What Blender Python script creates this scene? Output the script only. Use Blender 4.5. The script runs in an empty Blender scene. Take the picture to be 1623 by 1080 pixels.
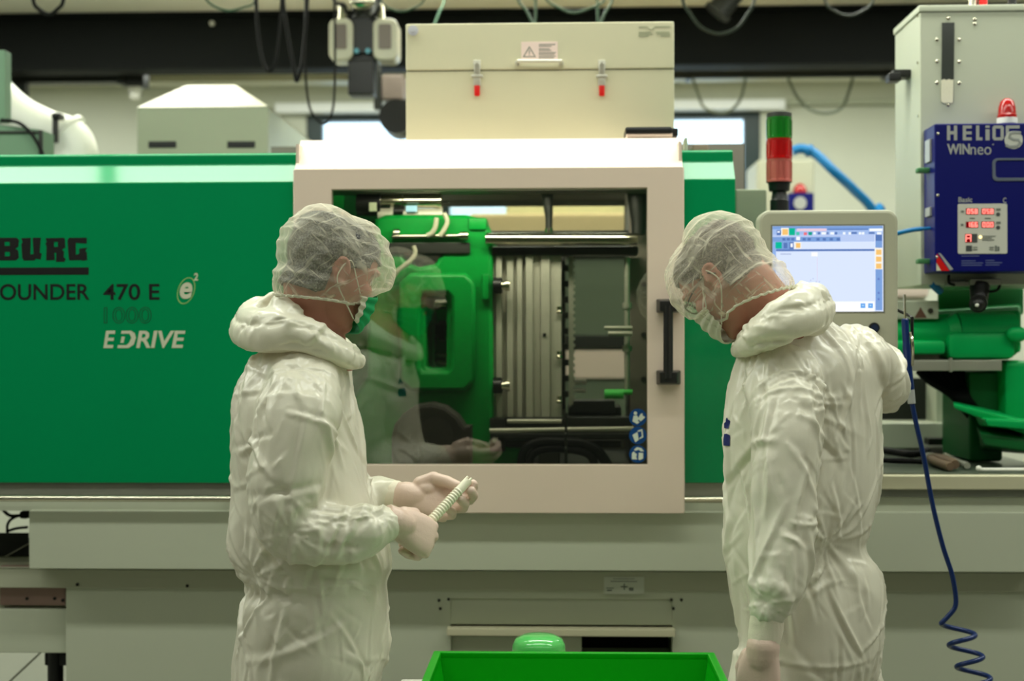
import bpy, bmesh, math, random
import numpy as np
from mathutils import Vector, Matrix

S = bpy.context.scene
COL = S.collection
random.seed(4)

# ------------------------------------------------------------------ camera
FPX, CX, CY = 2254.0, 811.5, 540.0           # 50 mm on a 36 mm sensor, 1623 x 1080
CAM = Vector((0.0, 0.0, 1.48))
YAW, ROLL = 0.035, 0.002
_f = Vector((-math.sin(YAW), math.cos(YAW), 0))
_r0 = Vector((math.cos(YAW), math.sin(YAW), 0))
_u0 = Vector((0, 0, 1))
_r = _r0 * math.cos(ROLL) - _u0 * math.sin(ROLL)
_u = _u0 * math.cos(ROLL) + _r0 * math.sin(ROLL)
cd = bpy.data.cameras.new('camera')
cd.lens, cd.sensor_width, cd.sensor_fit = 50.0, 36.0, 'HORIZONTAL'
cd.clip_start, cd.clip_end = 0.05, 100
cd.dof.use_dof = True
cd.dof.focus_distance = 3.02
cd.dof.aperture_fstop = 2.6
cam = bpy.data.objects.new('camera', cd)
COL.objects.link(cam)
cam.matrix_world = Matrix(((_r.x, _u.x, -_f.x, CAM.x), (_r.y, _u.y, -_f.y, CAM.y), (_r.z, _u.z, -_f.z, CAM.z), (0, 0, 0, 1)))
S.camera = cam

# ------------------------------------------------------------------ daylight, lamps, exposure
S.view_settings.view_transform = 'Standard'
S.view_settings.look = 'None'
S.view_settings.exposure = 0.1
S.view_settings.gamma = 1.0
S.view_settings.use_curve_mapping = False
w = bpy.data.worlds.new('sky')
S.world = w
w.use_nodes = True
bg = w.node_tree.nodes['Background']
bg.inputs[0].default_value = (0.62, 0.80, 1.0, 1)
bg.inputs[1].default_value = 3.2

def ceiling_lamp_or_fill(x, y, power, sx=0.92, sy=0.16, col=(0.97, 1.0, 0.90), z=3.09):
    l = bpy.data.lights.new('ceiling_lamp_or_fill', 'AREA')
    l.shape, l.size, l.size_y = 'RECTANGLE', sx, sy
    l.energy, l.color = power, col
    o = bpy.data.objects.new('ceiling_lamp_or_fill', l)
    o.location = (x, y, z)
    COL.objects.link(o)
    return o
for k in range(8):                                   # rows of ceiling luminaires along the hall
    ceiling_lamp_or_fill(-4.08 + 0.99 * k, 3.94, 14, .93, .22)
for k in range(5):
    ceiling_lamp_or_fill(-3.6 + 1.8 * k, 2.55, 15, 1.5)
    ceiling_lamp_or_fill(-3.6 + 1.8 * k, 1.0, 5.5, 1.5)
    ceiling_lamp_or_fill(-3.6 + 1.8 * k, -1.2, 2, 1.5)
for k in range(5):
    ceiling_lamp_or_fill(-4.2 + 2.0 * k, 6.1, 22, 1.5)
for k in range(4):
    ceiling_lamp_or_fill(-3.4 + 2.2 * k, 8.0, 28, 1.5)
for k in range(5):                                   # added up-facing fill, out of view, to brighten the ceiling
    ceiling_lamp_or_fill(-4.2 + 2.0 * k, 5.6, 9, 1.5, z=2.9).rotation_euler = (math.pi, 0, 0)

# ------------------------------------------------------------------ pixel -> place (the frame is 1623 x 1080, Y the distance into the hall)
def W(px, py, Y):
    d = _f + _r * ((px - CX) / FPX) + _u * (-(py - CY) / FPX)
    return CAM + d * ((Y - CAM.y) / d.y)
def X(px, Y, py=540): return W(px, py, Y).x
def Z(py, Y, px=812): return W(px, py, Y).z

# ------------------------------------------------------------------ materials
MATS = {}
def lin(c):
    if max(c) > 1.001: c = tuple(v / 255.0 for v in c)
    return tuple(v / 12.92 if v <= 0.04045 else ((v + 0.055) / 1.055) ** 2.4 for v in c[:3]) + (1,)
def mat(name, c, rough=0.5, metal=0.0, bump=0.0, bscale=40.0, emit=None, estr=0.0, coat=0.0, spec=0.5, var=0.0, vscale=3.0, trans=0.0, ior=1.45, stretch=None):
    if name in MATS: return MATS[name]
    m = bpy.data.materials.new(name); m.use_nodes = True
    nt = m.node_tree; b = nt.nodes['Principled BSDF']
    b.inputs['Base Color'].default_value = lin(c)
    b.inputs['Roughness'].default_value = rough
    b.inputs['Metallic'].default_value = metal
    b.inputs['Specular IOR Level'].default_value = spec
    b.inputs['Coat Weight'].default_value = coat
    b.inputs['Coat Roughness'].default_value = 0.12
    b.inputs['Transmission Weight'].default_value = trans
    b.inputs['IOR'].default_value = ior
    if emit:
        b.inputs['Emission Color'].default_value = lin(emit)
        b.inputs['Emission Strength'].default_value = estr
    tc = nt.nodes.new('ShaderNodeTexCoord')
    src = tc.outputs['Object']
    if stretch:
        mp = nt.nodes.new('ShaderNodeMapping'); mp.inputs['Scale'].default_value = stretch
        nt.links.new(src, mp.inputs[0]); src = mp.outputs[0]
    if var > 0:
        n = nt.nodes.new('ShaderNodeTexNoise'); n.inputs['Scale'].default_value = vscale; n.inputs['Detail'].default_value = 5
        nt.links.new(src, n.inputs['Vector'])
        mx = nt.nodes.new('ShaderNodeMix'); mx.data_type = 'RGBA'
        l = lin(c)
        mx.inputs[6].default_value = tuple(v * (1 - var) for v in l[:3]) + (1,)
        mx.inputs[7].default_value = tuple(min(1, v * (1 + var)) for v in l[:3]) + (1,)
        nt.links.new(n.outputs['Fac'], mx.inputs[0]); nt.links.new(mx.outputs[2], b.inputs['Base Color'])
    if bump > 0:
        n2 = nt.nodes.new('ShaderNodeTexNoise'); n2.inputs['Scale'].default_value = bscale; n2.inputs['Detail'].default_value = 3
        nt.links.new(src, n2.inputs['Vector'])
        bp = nt.nodes.new('ShaderNodeBump'); bp.inputs['Strength'].default_value = bump; bp.inputs['Distance'].default_value = 0.002
        nt.links.new(n2.outputs['Fac'], bp.inputs['Height']); nt.links.new(bp.outputs['Normal'], b.inputs['Normal'])
    MATS[name] = m
    return m

M = {}
M['green'] = mat('green_paint', (0, 138, 82), 0.42, coat=0.4, spec=0.06, bump=0.05, bscale=260, var=0.05, vscale=1.2)
M['green_in'] = mat('green_casting_paint', (0, 136, 50), 0.38, spec=0.25, bump=0.12, bscale=60, var=0.06, vscale=4)
M['green_iu'] = mat('bright_green_casting_paint', (0, 168, 84), 0.4, spec=0.25, bump=0.1, bscale=60, var=0.05, vscale=4)
M['beige'] = mat('beige_machine_paint', (188, 193, 172), 0.5, bump=0.06, bscale=300, var=0.03)
M['cream'] = mat('cream_paint', (198, 194, 164), 0.45, bump=0.05, bscale=300, var=0.02)
M['door'] = mat('off_white_door_paint', (224, 205, 188), 0.45, bump=0.05, bscale=300, var=0.02)
M['alu'] = mat('brushed_aluminium', (150, 152, 140), 0.42, 0.6, bump=0.08, bscale=120, stretch=(1, 40, 40))
M['chrome'] = mat('polished_steel', (205, 200, 180), 0.16, 1.0, var=0.05)
M['zinc'] = mat('zinc_plated_steel', (196, 194, 180), 0.35, 0.45, var=0.05)
M['steel'] = mat('ground_steel', (188, 186, 170), 0.42, 0.35, bump=0.1, bscale=80, var=0.12, vscale=8)
M['darksteel'] = mat('blackened_steel', (48, 50, 46), 0.45, 0.5, bump=0.08, bscale=80, var=0.15, vscale=6)
M['black'] = mat('black_plastic', (18, 19, 18), 0.4, bump=0.05, bscale=200, var=0.1)
M['rubber'] = mat('black_rubber', (10, 10, 10), 0.6, spec=0.2, var=0.1)
M['ink'] = mat('black_print', (6, 7, 6), 0.5, var=0.05)
M['whiteink'] = mat('pale_print', (205, 205, 180), 0.5, var=0.02)
M['outline'] = mat('dark_green_print', (0, 58, 34), 0.5, var=0.03)
M['blue'] = mat('blue_enamel', (3, 10, 98), 0.4, spec=0.3, bump=0.05, bscale=250, var=0.05)
M['signblue'] = mat('sign_blue', (0, 62, 122), 0.4, var=0.03)
M['hose'] = mat('blue_hose_plastic', (7, 38, 92), 0.3, var=0.08, vscale=12)
M['airhose'] = mat('light_blue_hose_plastic', (0, 110, 170), 0.35, var=0.05)
M['red'] = mat('red_plastic', (205, 22, 18), 0.3, var=0.05)
M['redlens'] = mat('red_lens', (165, 6, 8), 0.18, coat=0.5, var=0.12, vscale=20, emit=(200, 10, 10), estr=0.03)
M['palelens'] = mat('pale_red_lens', (180, 92, 84), 0.18, coat=0.5, var=0.12, vscale=20)
M['greenlens'] = mat('green_lens', (0, 105, 16), 0.18, coat=0.5, var=0.12, vscale=20)
M['pink'] = mat('pale_pink_sticker', (228, 205, 196), 0.5, var=0.03)
M['white'] = mat('white_plastic', (226, 226, 214), 0.4, var=0.03)
M['silver'] = mat('silver_print', (170, 172, 168), 0.4, 0.2, var=0.03)
M['rust'] = mat('pinkish_primed_plate', (150, 122, 112), 0.6, var=0.15, vscale=6, bump=0.1)
M['crate'] = mat('bright_green_plastic', (0, 158, 10), 0.32, bump=0.06, bscale=120, var=0.04)
M['ledred'] = mat('red_led_digits', (255, 150, 140), 0.4, emit=(255, 120, 110), estr=2.0, var=0.02)
M['ledback'] = mat('red_display_window', (130, 4, 14), 0.25, emit=(150, 4, 14), estr=0.12, var=0.05)
M['brown'] = mat('brown_grip_rubber', (105, 86, 66), 0.6, var=0.2, vscale=30)

# ------------------------------------------------------------------ mesh helpers
def finish(name, me, m, parent=None, smooth=True):
    o = bpy.data.objects.new(name, me)
    COL.objects.link(o)
    if m is not None:
        me.materials.clear(); me.materials.append(m)
    if parent is not None: o.parent = parent
    if smooth:
        me.polygons.foreach_set('use_smooth', [True] * len(me.polygons))
        try: me.set_sharp_from_angle(angle=math.radians(38))
        except Exception: pass
        wn = o.modifiers.new('weighted_normals', 'WEIGHTED_NORMAL'); wn.keep_sharp = True; wn.weight = 100
    return o

class MB:
    """collects shapes (world coordinates, shifted to the origin of its parent when built)"""
    def __init__(s): s.bm = bmesh.new()
    def box(s, x0, x1, y0, y1, z0, z1, bev=0.0, seg=2):
        if x0 > x1: x0, x1 = x1, x0
        if y0 > y1: y0, y1 = y1, y0
        if z0 > z1: z0, z1 = z1, z0
        t = bmesh.new(); bmesh.ops.create_cube(t, size=1.0)
        for v in t.verts:
            v.co = Vector(((x0 + x1) / 2 + v.co.x * (x1 - x0), (y0 + y1) / 2 + v.co.y * (y1 - y0), (z0 + z1) / 2 + v.co.z * (z1 - z0)))
        if bev > 0:
            bev = min(bev, 0.45 * min(x1 - x0, y1 - y0, z1 - z0))
            bmesh.ops.bevel(t, geom=t.edges[:], offset=bev, segments=seg, profile=0.5, affect='EDGES')
        return s.add(t)
    def pbox(s, px0, py0, px1, py1, Y, dep, bev=0.004):
        """box whose front face (at distance Y) fills the pixel rectangle, dep metres deep"""
        a, b = W(px0, py0, Y), W(px1, py1, Y)
        return s.box(a.x, b.x, Y, Y + dep, b.z, a.z, bev)
    def add(s, t, mtx=None):
        me = bpy.data.meshes.new('t'); t.to_mesh(me); t.free()
        if mtx is not None: me.transform(mtx)
        s.bm.from_mesh(me); bpy.data.meshes.remove(me)
        return s
    def cyl(s, p0, p1, r0, r1=None, n=24, cap=True):
        p0, p1 = Vector(p0), Vector(p1); r1 = r0 if r1 is None else r1
        d = p1 - p0; L = d.length
        t = bmesh.new()
        bmesh.ops.create_cone(t, cap_ends=cap, segments=n, radius1=r0, radius2=r1, depth=L)
        q = d.to_track_quat('Z', 'Y').to_matrix().to_4x4()
        return s.add(t, Matrix.Translation((p0 + p1) / 2) @ q)
    def sph(s, c, r, sc=(1, 1, 1), n=20, rot=None):
        t = bmesh.new(); bmesh.ops.create_uvsphere(t, u_segments=n, v_segments=max(6, n // 2), radius=r)
        mtx = Matrix.Translation(Vector(c)) @ (rot.to_4x4() if rot is not None else Matrix.Identity(4)) @ Matrix.Diagonal((*sc, 1))
        return s.add(t, mtx)
    def tube(s, pts, r, n=12, close=False):
        """tube along points; r a number or one radius per point"""
        pts = [Vector(p) for p in pts]; N = len(pts)
        rr = [r] * N if isinstance(r, (int, float)) else list(r)
        rings = []; nrm = None
        for i, p in enumerate(pts):
            a = pts[(i - 1) % N] if (i > 0 or close) else p
            b = pts[(i + 1) % N] if (i < N - 1 or close) else p
            t = (b - a).normalized()
            if nrm is None: nrm = t.orthogonal().normalized()
            nrm = (nrm - t * nrm.dot(t)).normalized(); bi = t.cross(nrm)
            rings.append([s.bm.verts.new(p + (nrm * math.cos(2 * math.pi * k / n) + bi * math.sin(2 * math.pi * k / n)) * rr[i]) for k in range(n)])
        M_ = N if close else N - 1
        for i in range(M_):
            A, B = rings[i], rings[(i + 1) % N]
            for k in range(n): s.bm.faces.new((A[k], A[(k + 1) % n], B[(k + 1) % n], B[k]))
        if not close:
            s.bm.faces.new(rings[0][::-1]); s.bm.faces.new(rings[-1])
        return s
    def lathe(s, c, prof, n=32, axis='Z'):
        """profile [(radius, height)] turned about an axis through c"""
        c = Vector(c); rings = []
        for r, h in prof:
            ring = []
            for k in range(n):
                a = 2 * math.pi * k / n
                v = Vector((r * math.cos(a), r * math.sin(a), h))
                if axis == 'X': v = Vector((h, v.x, v.y))
                if axis == 'Y': v = Vector((v.y, h, v.x))
                ring.append(s.bm.verts.new(c + v))
            rings.append(ring)
        for A, B in zip(rings, rings[1:]):
            for k in range(n): s.bm.faces.new((A[k], A[(k + 1) % n], B[(k + 1) % n], B[k]))
        s.bm.faces.new(rings[0][::-1]); s.bm.faces.new(rings[-1])
        return s
    def prism(s, poly, x0, x1):
        """polygon in (y, z) swept along x"""
        A = [s.bm.verts.new((x0, y, z)) for y, z in poly]; B = [s.bm.verts.new((x1, y, z)) for y, z in poly]
        n = len(poly)
        for k in range(n): s.bm.faces.new((A[k], A[(k + 1) % n], B[(k + 1) % n], B[k]))
        s.bm.faces.new(A[::-1]); s.bm.faces.new(B)
        return s
    def hull8(s, front, back):
        """solid between two 4-point faces"""
        A = [s.bm.verts.new(Vector(p)) for p in front]; B = [s.bm.verts.new(Vector(p)) for p in back]
        for k in range(4): s.bm.faces.new((A[k], A[(k + 1) % 4], B[(k + 1) % 4], B[k]))
        s.bm.faces.new(A[::-1]); s.bm.faces.new(B)
        return s
    def mesh(s, me):
        s.bm.from_mesh(me); bpy.data.meshes.remove(me); return s
    def build(s, name, m, parent=None, smooth=True, bev=0.0):
        if bev > 0: bmesh.ops.bevel(s.bm, geom=s.bm.edges[:], offset=bev, segments=2, profile=0.5, affect='EDGES')
        bmesh.ops.recalc_face_normals(s.bm, faces=s.bm.faces[:])
        me = bpy.data.meshes.new(name); s.bm.to_mesh(me); s.bm.free()
        if parent is not None:
            me.transform(Matrix.Translation(-root_loc(parent)))
        return finish(name, me, m, parent, smooth)

def root_loc(o):
    v = Vector((0, 0, 0))
    while o is not None:
        v += Vector(o.location); o = o.parent
    return v

def plate_mesh(outline, holes, Y, thick, bev=0.0):
    """plate in the XZ plane with holes, from (x, z) outlines; front at Y"""
    cu = bpy.data.curves.new('c', 'CURVE'); cu.dimensions = '2D'; cu.fill_mode = 'BOTH'
    cu.extrude = max(thick / 2 - bev, 0.0002); cu.bevel_depth = bev; cu.bevel_resolution = 1
    for pl in [outline] + list(holes):
        sp = cu.splines.new('POLY'); sp.points.add(len(pl) - 1)
        for p, q in zip(sp.points, pl): p.co = (q[0], q[1], 0, 1)
        sp.use_cyclic_u = True
    o = bpy.data.objects.new('c', cu); COL.objects.link(o)
    me = bpy.data.meshes.new_from_object(o.evaluated_get(bpy.context.evaluated_depsgraph_get()))
    bpy.data.objects.remove(o); bpy.data.curves.remove(cu)
    me.transform(Matrix(((1, 0, 0, 0), (0, 0, -1, Y + thick / 2), (0, 1, 0, 0), (0, 0, 0, 1))))
    return me
def P2(pts, Y): return [(W(a, b, Y).x, W(a, b, Y).z) for a, b in pts]
def rrect(x0, z0, x1, z1, r, n=5):
    out = []
    for cx, cz, a0 in ((x1 - r, z1 - r, 0), (x0 + r, z1 - r, 90), (x0 + r, z0 + r, 180), (x1 - r, z0 + r, 270)):
        for k in range(n + 1):
            a = math.radians(a0 + 90 * k / n); out.append((cx + r * math.cos(a), cz + r * math.sin(a)))
    return out
def ell(cx, cz, rx, rz, n=28): return [(cx + rx * math.cos(2 * math.pi * k / n), cz + rz * math.sin(2 * math.pi * k / n)) for k in range(n)]

def text_mesh(body, x0, z0, x1, z1, Y, th=0.0008, bold=0.0, shear=0.0, outline=False):
    """lettering filling the rectangle, facing the viewer's side (-Y), front at Y"""
    cu = bpy.data.curves.new('t', 'FONT'); cu.body = body; cu.size = 1.0; cu.offset = bold; cu.shear = shear; cu.extrude = 0.01
    if outline: cu.fill_mode = 'NONE'; cu.extrude = 0.0; cu.bevel_depth = 0.012
    o = bpy.data.objects.new('t', cu); COL.objects.link(o)
    me = bpy.data.meshes.new_from_object(o.evaluated_get(bpy.context.evaluated_depsgraph_get()))
    bpy.data.objects.remove(o); bpy.data.curves.remove(cu)
    n = len(me.vertices); co = np.empty(n * 3, 'f'); me.vertices.foreach_get('co', co); co = co.reshape(-1, 3)
    mn, mx = co.min(0), co.max(0); d = mx - mn; d[d == 0] = 1
    u = (co - mn) / d
    out = np.stack([x0 + u[:, 0] * (x1 - x0), Y + th * (1 - u[:, 2]), z0 + u[:, 1] * (z1 - z0)], 1)
    me.vertices.foreach_set('co', out.astype('f').ravel()); me.update()
    return me
def ptext(body, px0, py0, px1, py1, Y, **k):
    a, b = W(px0, py1, Y), W(px1, py0, Y)
    return text_mesh(body, a.x, a.z, b.x, b.z, Y - 0.0009, **k)
def part(name, me, m, parent):
    me.transform(Matrix.Translation(-root_loc(parent)))
    return finish(name, me, m, parent, False)

def tag(o, label, cat, group=None, kind=None):
    o['label'] = label; o['category'] = cat
    if group: o['group'] = group
    if kind: o['kind'] = kind
    return o
def thing(name, loc, label, cat, group=None):
    o = bpy.data.objects.new(name, None); COL.objects.link(o); o.location = loc; o.empty_display_size = 0.05
    return tag(o, label, cat, group)
def struct(o):
    o['kind'] = 'structure'; return o
def crv(pts, n=8):
    """Catmull-Rom through points"""
    P = [Vector(p) for p in pts]; P = [P[0] * 2 - P[1]] + P + [P[-1] * 2 - P[-2]]; out = []
    for i in range(1, len(P) - 2):
        for k in range(n):
            t = k / n; a, b, c, d = P[i - 1], P[i], P[i + 1], P[i + 2]
            out.append(0.5 * ((2 * b) + (c - a) * t + (2 * a - 5 * b + 4 * c - d) * t * t + (3 * b - a - 3 * c + d) * t ** 3))
    return out + [P[-2]]

# ================================================================== the setting
WALL = mat('pale_wall_plaster', (198, 202, 186), 0.8, bump=0.15, bscale=60, var=0.03)
CEIL = mat('cream_ceiling', (232, 229, 210), 0.8, bump=0.05, var=0.02)
FLOOR = mat('pale_grey_floor_coating', (128, 130, 118), 0.35, bump=0.05, var=0.05)
YB = 9.0
def sbox(name, *a, m=WALL, bev=0.0): return struct(MB().box(*a, bev).build(name, m, None, False))
sbox('floor', -7.2, 7.2, -3.2, 9.3, -0.1, 0.0, m=FLOOR)
sbox('ceiling', -7.2, 7.2, -3.2, 9.3, 3.115, 3.25, m=CEIL)
sbox('wall_left', -7.2, -7.0, -3.0, 9.2, 0, 3.115)
sbox('wall_right', 7.0, 7.2, -3.0, 9.2, 0, 3.115)
sbox('wall_front', -7.2, 7.2, -3.2, -3.0, 0, 3.115, m=mat('dark_wall_for_reflections', (70, 74, 70), 0.8, var=0.05))  # unseen wall, coloured dark so the door pane reflects a dim room
wx0, wx1 = X(486, YB), X(1206, YB); wz1, wz0 = Z(176, YB), Z(372, YB)
wb = MB()
wb.box(-7.0, wx0, YB, YB + 0.25, 0, 3.115); wb.box(wx1, 7.0, YB, YB + 0.25, 0, 3.115)
wb.box(wx0, wx1, YB, YB + 0.25, 0, wz0); wb.box(wx0, wx1, YB, YB + 0.25, wz1, 3.115)
struct(wb.build('wall_back', WALL, None, False))
FRM = mat('dark_teal_window_frame', (16, 44, 44), 0.4, var=0.1)
win = bpy.data.objects.new('window_1', None); COL.objects.link(win); win.location = ((wx0 + wx1) / 2, YB + 0.06, wz0); struct(win)
fm = MB(); q = 0.055
fm.box(wx0, wx1, YB + .02, YB + .10, wz1 - q, wz1); fm.box(wx0, wx1, YB + .02, YB + .10, wz0, wz0 + q)
for xx in (wx0 + .05, X(700, YB), X(945, YB), wx1 - .05): fm.box(xx - .05, xx + .05, YB + .025, YB + .095, wz0 + .01, wz1 - .01)
fm.build('window_frame', FRM, win)
glass = bpy.data.materials.new('clear_window_glass'); glass.use_nodes = True
nt = glass.node_tree; nt.nodes.remove(nt.nodes['Principled BSDF'])
tr = nt.nodes.new('ShaderNodeBsdfTransparent'); gl = nt.nodes.new('ShaderNodeBsdfGlossy'); gl.inputs['Roughness'].default_value = 0.02
fr = nt.nodes.new('ShaderNodeFresnel'); fr.inputs['IOR'].default_value = 1.5; mx = nt.nodes.new('ShaderNodeMixShader')
tr.inputs[0].default_value = (0.93, 0.97, 0.95, 1)
nt.links.new(fr.outputs[0], mx.inputs[0]); nt.links.new(tr.outputs[0], mx.inputs[1]); nt.links.new(gl.outputs[0], mx.inputs[2])
nt.links.new(mx.outputs[0], nt.nodes['Material Output'].inputs[0])
MB().box(wx0 + .08, wx1 - .08, YB + .055, YB + .061, wz0 + .04, wz1 - .04).build('window_pane', glass, win)
# roller blind box / white lintel above the window
struct(MB().box(X(436, YB - .1), X(1246, YB - .1), YB - .1, YB, Z(176, YB - .1), Z(160, YB - .1), .006).build('trim_1', mat('white_lintel', (236, 240, 240), 0.4, var=0.02)))
# a pale ledge lower on the back wall, right of the window
struct(MB().box(X(1246, YB - .05), X(1500, YB - .05), YB - .05, YB, Z(170, YB - .05), Z(161, YB - .05), .004).build('trim_2', mat('grey_green_ledge', (170, 176, 156), 0.6, var=0.03)))

# ================================================================== steel and cables under the ceiling
YBM = 7.0
bm_ = MB()
zt, zb = 3.112, Z(106, YBM)
BEAM = mat('black_green_beam_paint', (7, 11, 8), 0.65, spec=0.15, bump=0.08, bscale=30, var=0.15, vscale=2)
bm_.box(-6.9, 6.9, YBM, YBM + .014, zb, zt); bm_.box(-6.9, 6.9, YBM - .02, YBM + .14, zb, zb + .02); bm_.box(-6.9, 6.9, YBM - .02, YBM + .14, zt - .02, zt)
beam = tag(bm_.build('steel_beam', BEAM), 'black steel girder running right across under the cream ceiling', 'beam')
bb = MB(); p = W(337, 38, YBM); bb.cyl(p + Vector((0, -.0201, 0)), p + Vector((0, .0, 0)), .012, n=12); bb.build('bolt_head', M['steel'], beam)

YT = 7.6
tray = MB(); tz1, tz0 = Z(106, YT), Z(126, YT)
tray.box(X(222, YT), 6.6, YT, YT + .12, tz0 + .02, tz1); tray.box(X(222, YT), 6.6, YT - .01, YT + .13, tz0, tz0 + .02)
for k in range(9):
    xx = X(260, YT) + k * .55; tray.box(xx, xx + .02, YT + .02, YT + .1, tz1 - .01, 3.114)
tag(tray.build('cable_tray', mat('pale_tray_paint', (190, 188, 160), 0.5, var=0.04)), 'long pale cable tray hung just under the black girder', 'cable tray')
pipe = MB(); pz = Z(121, YT - .1)
pipe.tube([(X(1066, YT - .1), YT - .1, pz), (X(1470, YT - .1), YT - .1, pz)], .022)
for xx in (X(1090, YT), X(1400, YT)): pipe.box(xx - .012, xx + .012, YT - .112, YT - .0105, pz - .025, pz + .035)
tag(pipe.build('pipe', M['darksteel']), 'thin dark pipe under the cable tray, left of the tall beige dryer', 'pipe')

# gantry arm at the upper left
g = thing('gantry_arm', W(110, 150, 7.2), 'dark horizontal gantry arm with white nozzle at the upper left', 'gantry arm')
m1 = MB(); m1.pbox(38, 115, 190, 130, 7.2, .08); m1.build('arm_bar', M['darksteel'], g)
m1 = MB(); m1.pbox(18, 104, 186, 114, 7.22, .06); m1.build('slide_rail', mat('pale_tray_paint', 0), g)
m1 = MB(); m1.pbox(16, 118, 40, 172, 7.23, .06); m1.build('upright', M['darksteel'], g)
m1 = MB(); m1.pbox(186, 106, 200, 133, 7.18, .1); m1.pbox(200, 101, 222, 118, 7.17, .1); m1.pbox(196, 112, 228, 136, 7.19, .1); m1.build('carriage', M['darksteel'], g)
m1 = MB(); p = W(214, 136, 7.24); m1.cyl(p, p + Vector((0, 0, -.07)), .036, .024); m1.build('nozzle', M['white'], g)
for pa_ in ((28, 100), (180, 104)): p = W(*pa_, 7.26); MB().cyl(p - Vector((0, 0, .02)), (p.x, p.y, 3.114), .015).build('hanger_rod', M['darksteel'], g)

# robot gripper head in the upper middle
g = thing('robot_gripper', W(575, 90, 5.6), 'grey and black robot gripper hanging left of the cream box', 'robot gripper')
GP = mat('grey_gripper_shell', (120, 108, 100), 0.4, var=0.08); GE = mat('pale_shell_rim', (200, 196, 176), 0.35, var=0.04)
for px0, px1 in ((524, 556), (594, 627)):
    o = W(px0, 32, 5.55); q_ = W(px1, 92, 5.55)
    me = plate_mesh(rrect(o.x, q_.z, q_.x, o.z, .022), [], 5.55, .12, .008); mb = MB().mesh(me); sh = mb.build('side_shell', GE, g)
    o = W(px0 + 6, 38, 5.545); q_ = W(px1 - 7, 77, 5.545)
    part('shell_face', plate_mesh(rrect(o.x, q_.z, q_.x, o.z, .008), [], 5.544, .01), GP, sh)
m1 = MB(); m1.pbox(550, 26, 597, 86, 5.57, .14, .01); m1.pbox(556, 84, 592, 98, 5.58, .1); m1.build('wrist_block', M['black'], g)
m1 = MB(); m1.pbox(551, 95, 592, 150, 5.56, .1, .008); m1.build('tool_body', M['black'], g)
for pxx in (566, 584):
    m1 = MB(); p = W(pxx, 82, 5.565); m1.cyl(p, p + Vector((0, -.02, 0)), .01); m1.build('port', mat('teal_port_plastic', (70, 150, 170), 0.3, var=.05), g)
for pxx in (543, 603):
    m1 = MB(); p = W(pxx, 19, 5.6); m1.cyl(p - Vector((0, 0, .03)), p + Vector((0, 0, .02)), .018, .014); m1.sph(p + Vector((0, 0, .02)), .014); m1.build('fitting', M['chrome'], g)
m1 = MB(); p = W(576, 40, 5.63); m1.cyl(p, (p.x, p.y, 3.114), .045); m1.build('column', M['darksteel'], g)
m1 = MB(); p = W(574, 2, 5.55); m1.sph(p + Vector((0, 0.0, 0)), .045, (1.1, .5, .8)); m1.build('reflector', M['chrome'], g)
for k, (a, b) in enumerate((((530, 0), (548, 20)), ((560, 0), (553, 30)), ((600, 0), (588, 30)))):
    p, q_ = W(*a, 5.6), W(*b, 5.56)
    m1 = MB(); m1.tube(crv([p + Vector((0, 0, .12)), p, (p + q_) / 2 + Vector((.02, -.02, 0)), q_]), .007, 8); m1.build('lead', M['rubber'], g)

g = thing('handling_robot', W(615, 170, 6.2), 'dark robot arm joint behind the left edge of the cream box', 'robot')
m1 = MB(); m1.pbox(592, 112, 604, 172, 6.2, .06); m1.build('upright_bar', M['darksteel'], g)
m1 = MB(); m1.pbox(604, 118, 640, 158, 6.2, .12, .01); m1.build('motor_shell', GP, g)
m1 = MB(); p = W(632, 190, 6.25); m1.cyl(p + Vector((0, -.1, 0)), p + Vector((0, .1, 0)), .075); m1.pbox(618, 156, 655, 214, 6.2, .14, .02); m1.build('joint', M['black'], g)
m1 = MB(); p = W(598, 114, 6.23); m1.cyl(p - Vector((0, 0, .01)), (p.x, p.y, 3.114), .018); m1.build('hanger', M['darksteel'], g)

def hang(px, Y, r, label, m=None, up=True, name='hanging_cable'):
    pts = [W(a, b, Y) for a, b in px]
    if up:
        pts = [Vector((pts[0].x, Y, 3.118)), Vector((pts[0].x, Y, W(0, -90, Y).z)), Vector((pts[0].x, Y, W(0, -30, Y).z))] + pts
        if px[-1][1] < 40: pts += [Vector((pts[-1].x, Y, W(0, -30, Y).z)), Vector((pts[-1].x, Y, W(0, -90, Y).z)), Vector((pts[-1].x, Y, 3.118))]
    o = MB().tube(crv(pts), r, 8).build(name, m or M['rubber'])
    return tag(o, label, 'cable')
hang([(53, 2), (62, 15), (78, 23), (92, 14), (100, 2)], 5.2, .0075, 'short black cable loop near the upper left corner')
hang([(406, 2), (409, 50), (416, 95), (427, 113), (438, 90), (447, 2)], 5.2, .007, 'narrow black cable loop above the sloping background cover')
hang([(449, 2), (457, 60), (466, 110), (471, 128), (480, 90), (487, 2)], 5.25, .007, 'longest black cable loop, just left of the robot gripper')
hang([(484, 2), (484, 100), (487, 150), (495, 180), (512, 196), (524, 185), (530, 150), (531, 60), (530, 2)], 5.4, .0045, 'thin green-grey cable looping down in front of the window')
hang([(326, -4), (340, 10), (362, 17), (385, 12), (404, 2)], 5.3, .004, 'thin grey-green cable sagging from the ceiling at upper left', mat('grey_green_cable', (70, 100, 78), .5, var=.05))
hang([(605, 2), (628, 17), (650, 15), (672, 0)], 5.5, .004, 'thin grey cable sagging right of the robot gripper', mat('grey_green_cable', 0))
hang([(704, 0), (696, 20), (688, 40)], 6.2, .004, 'short slanting cable ending behind the cream box', mat('grey_green_cable', 0), True)
hang([(822, 0), (834, 16), (848, 36)], 5.6, .005, 'left slanting cable above the warning sticker of the cream box', mat('grey_green_cable', 0))
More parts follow.
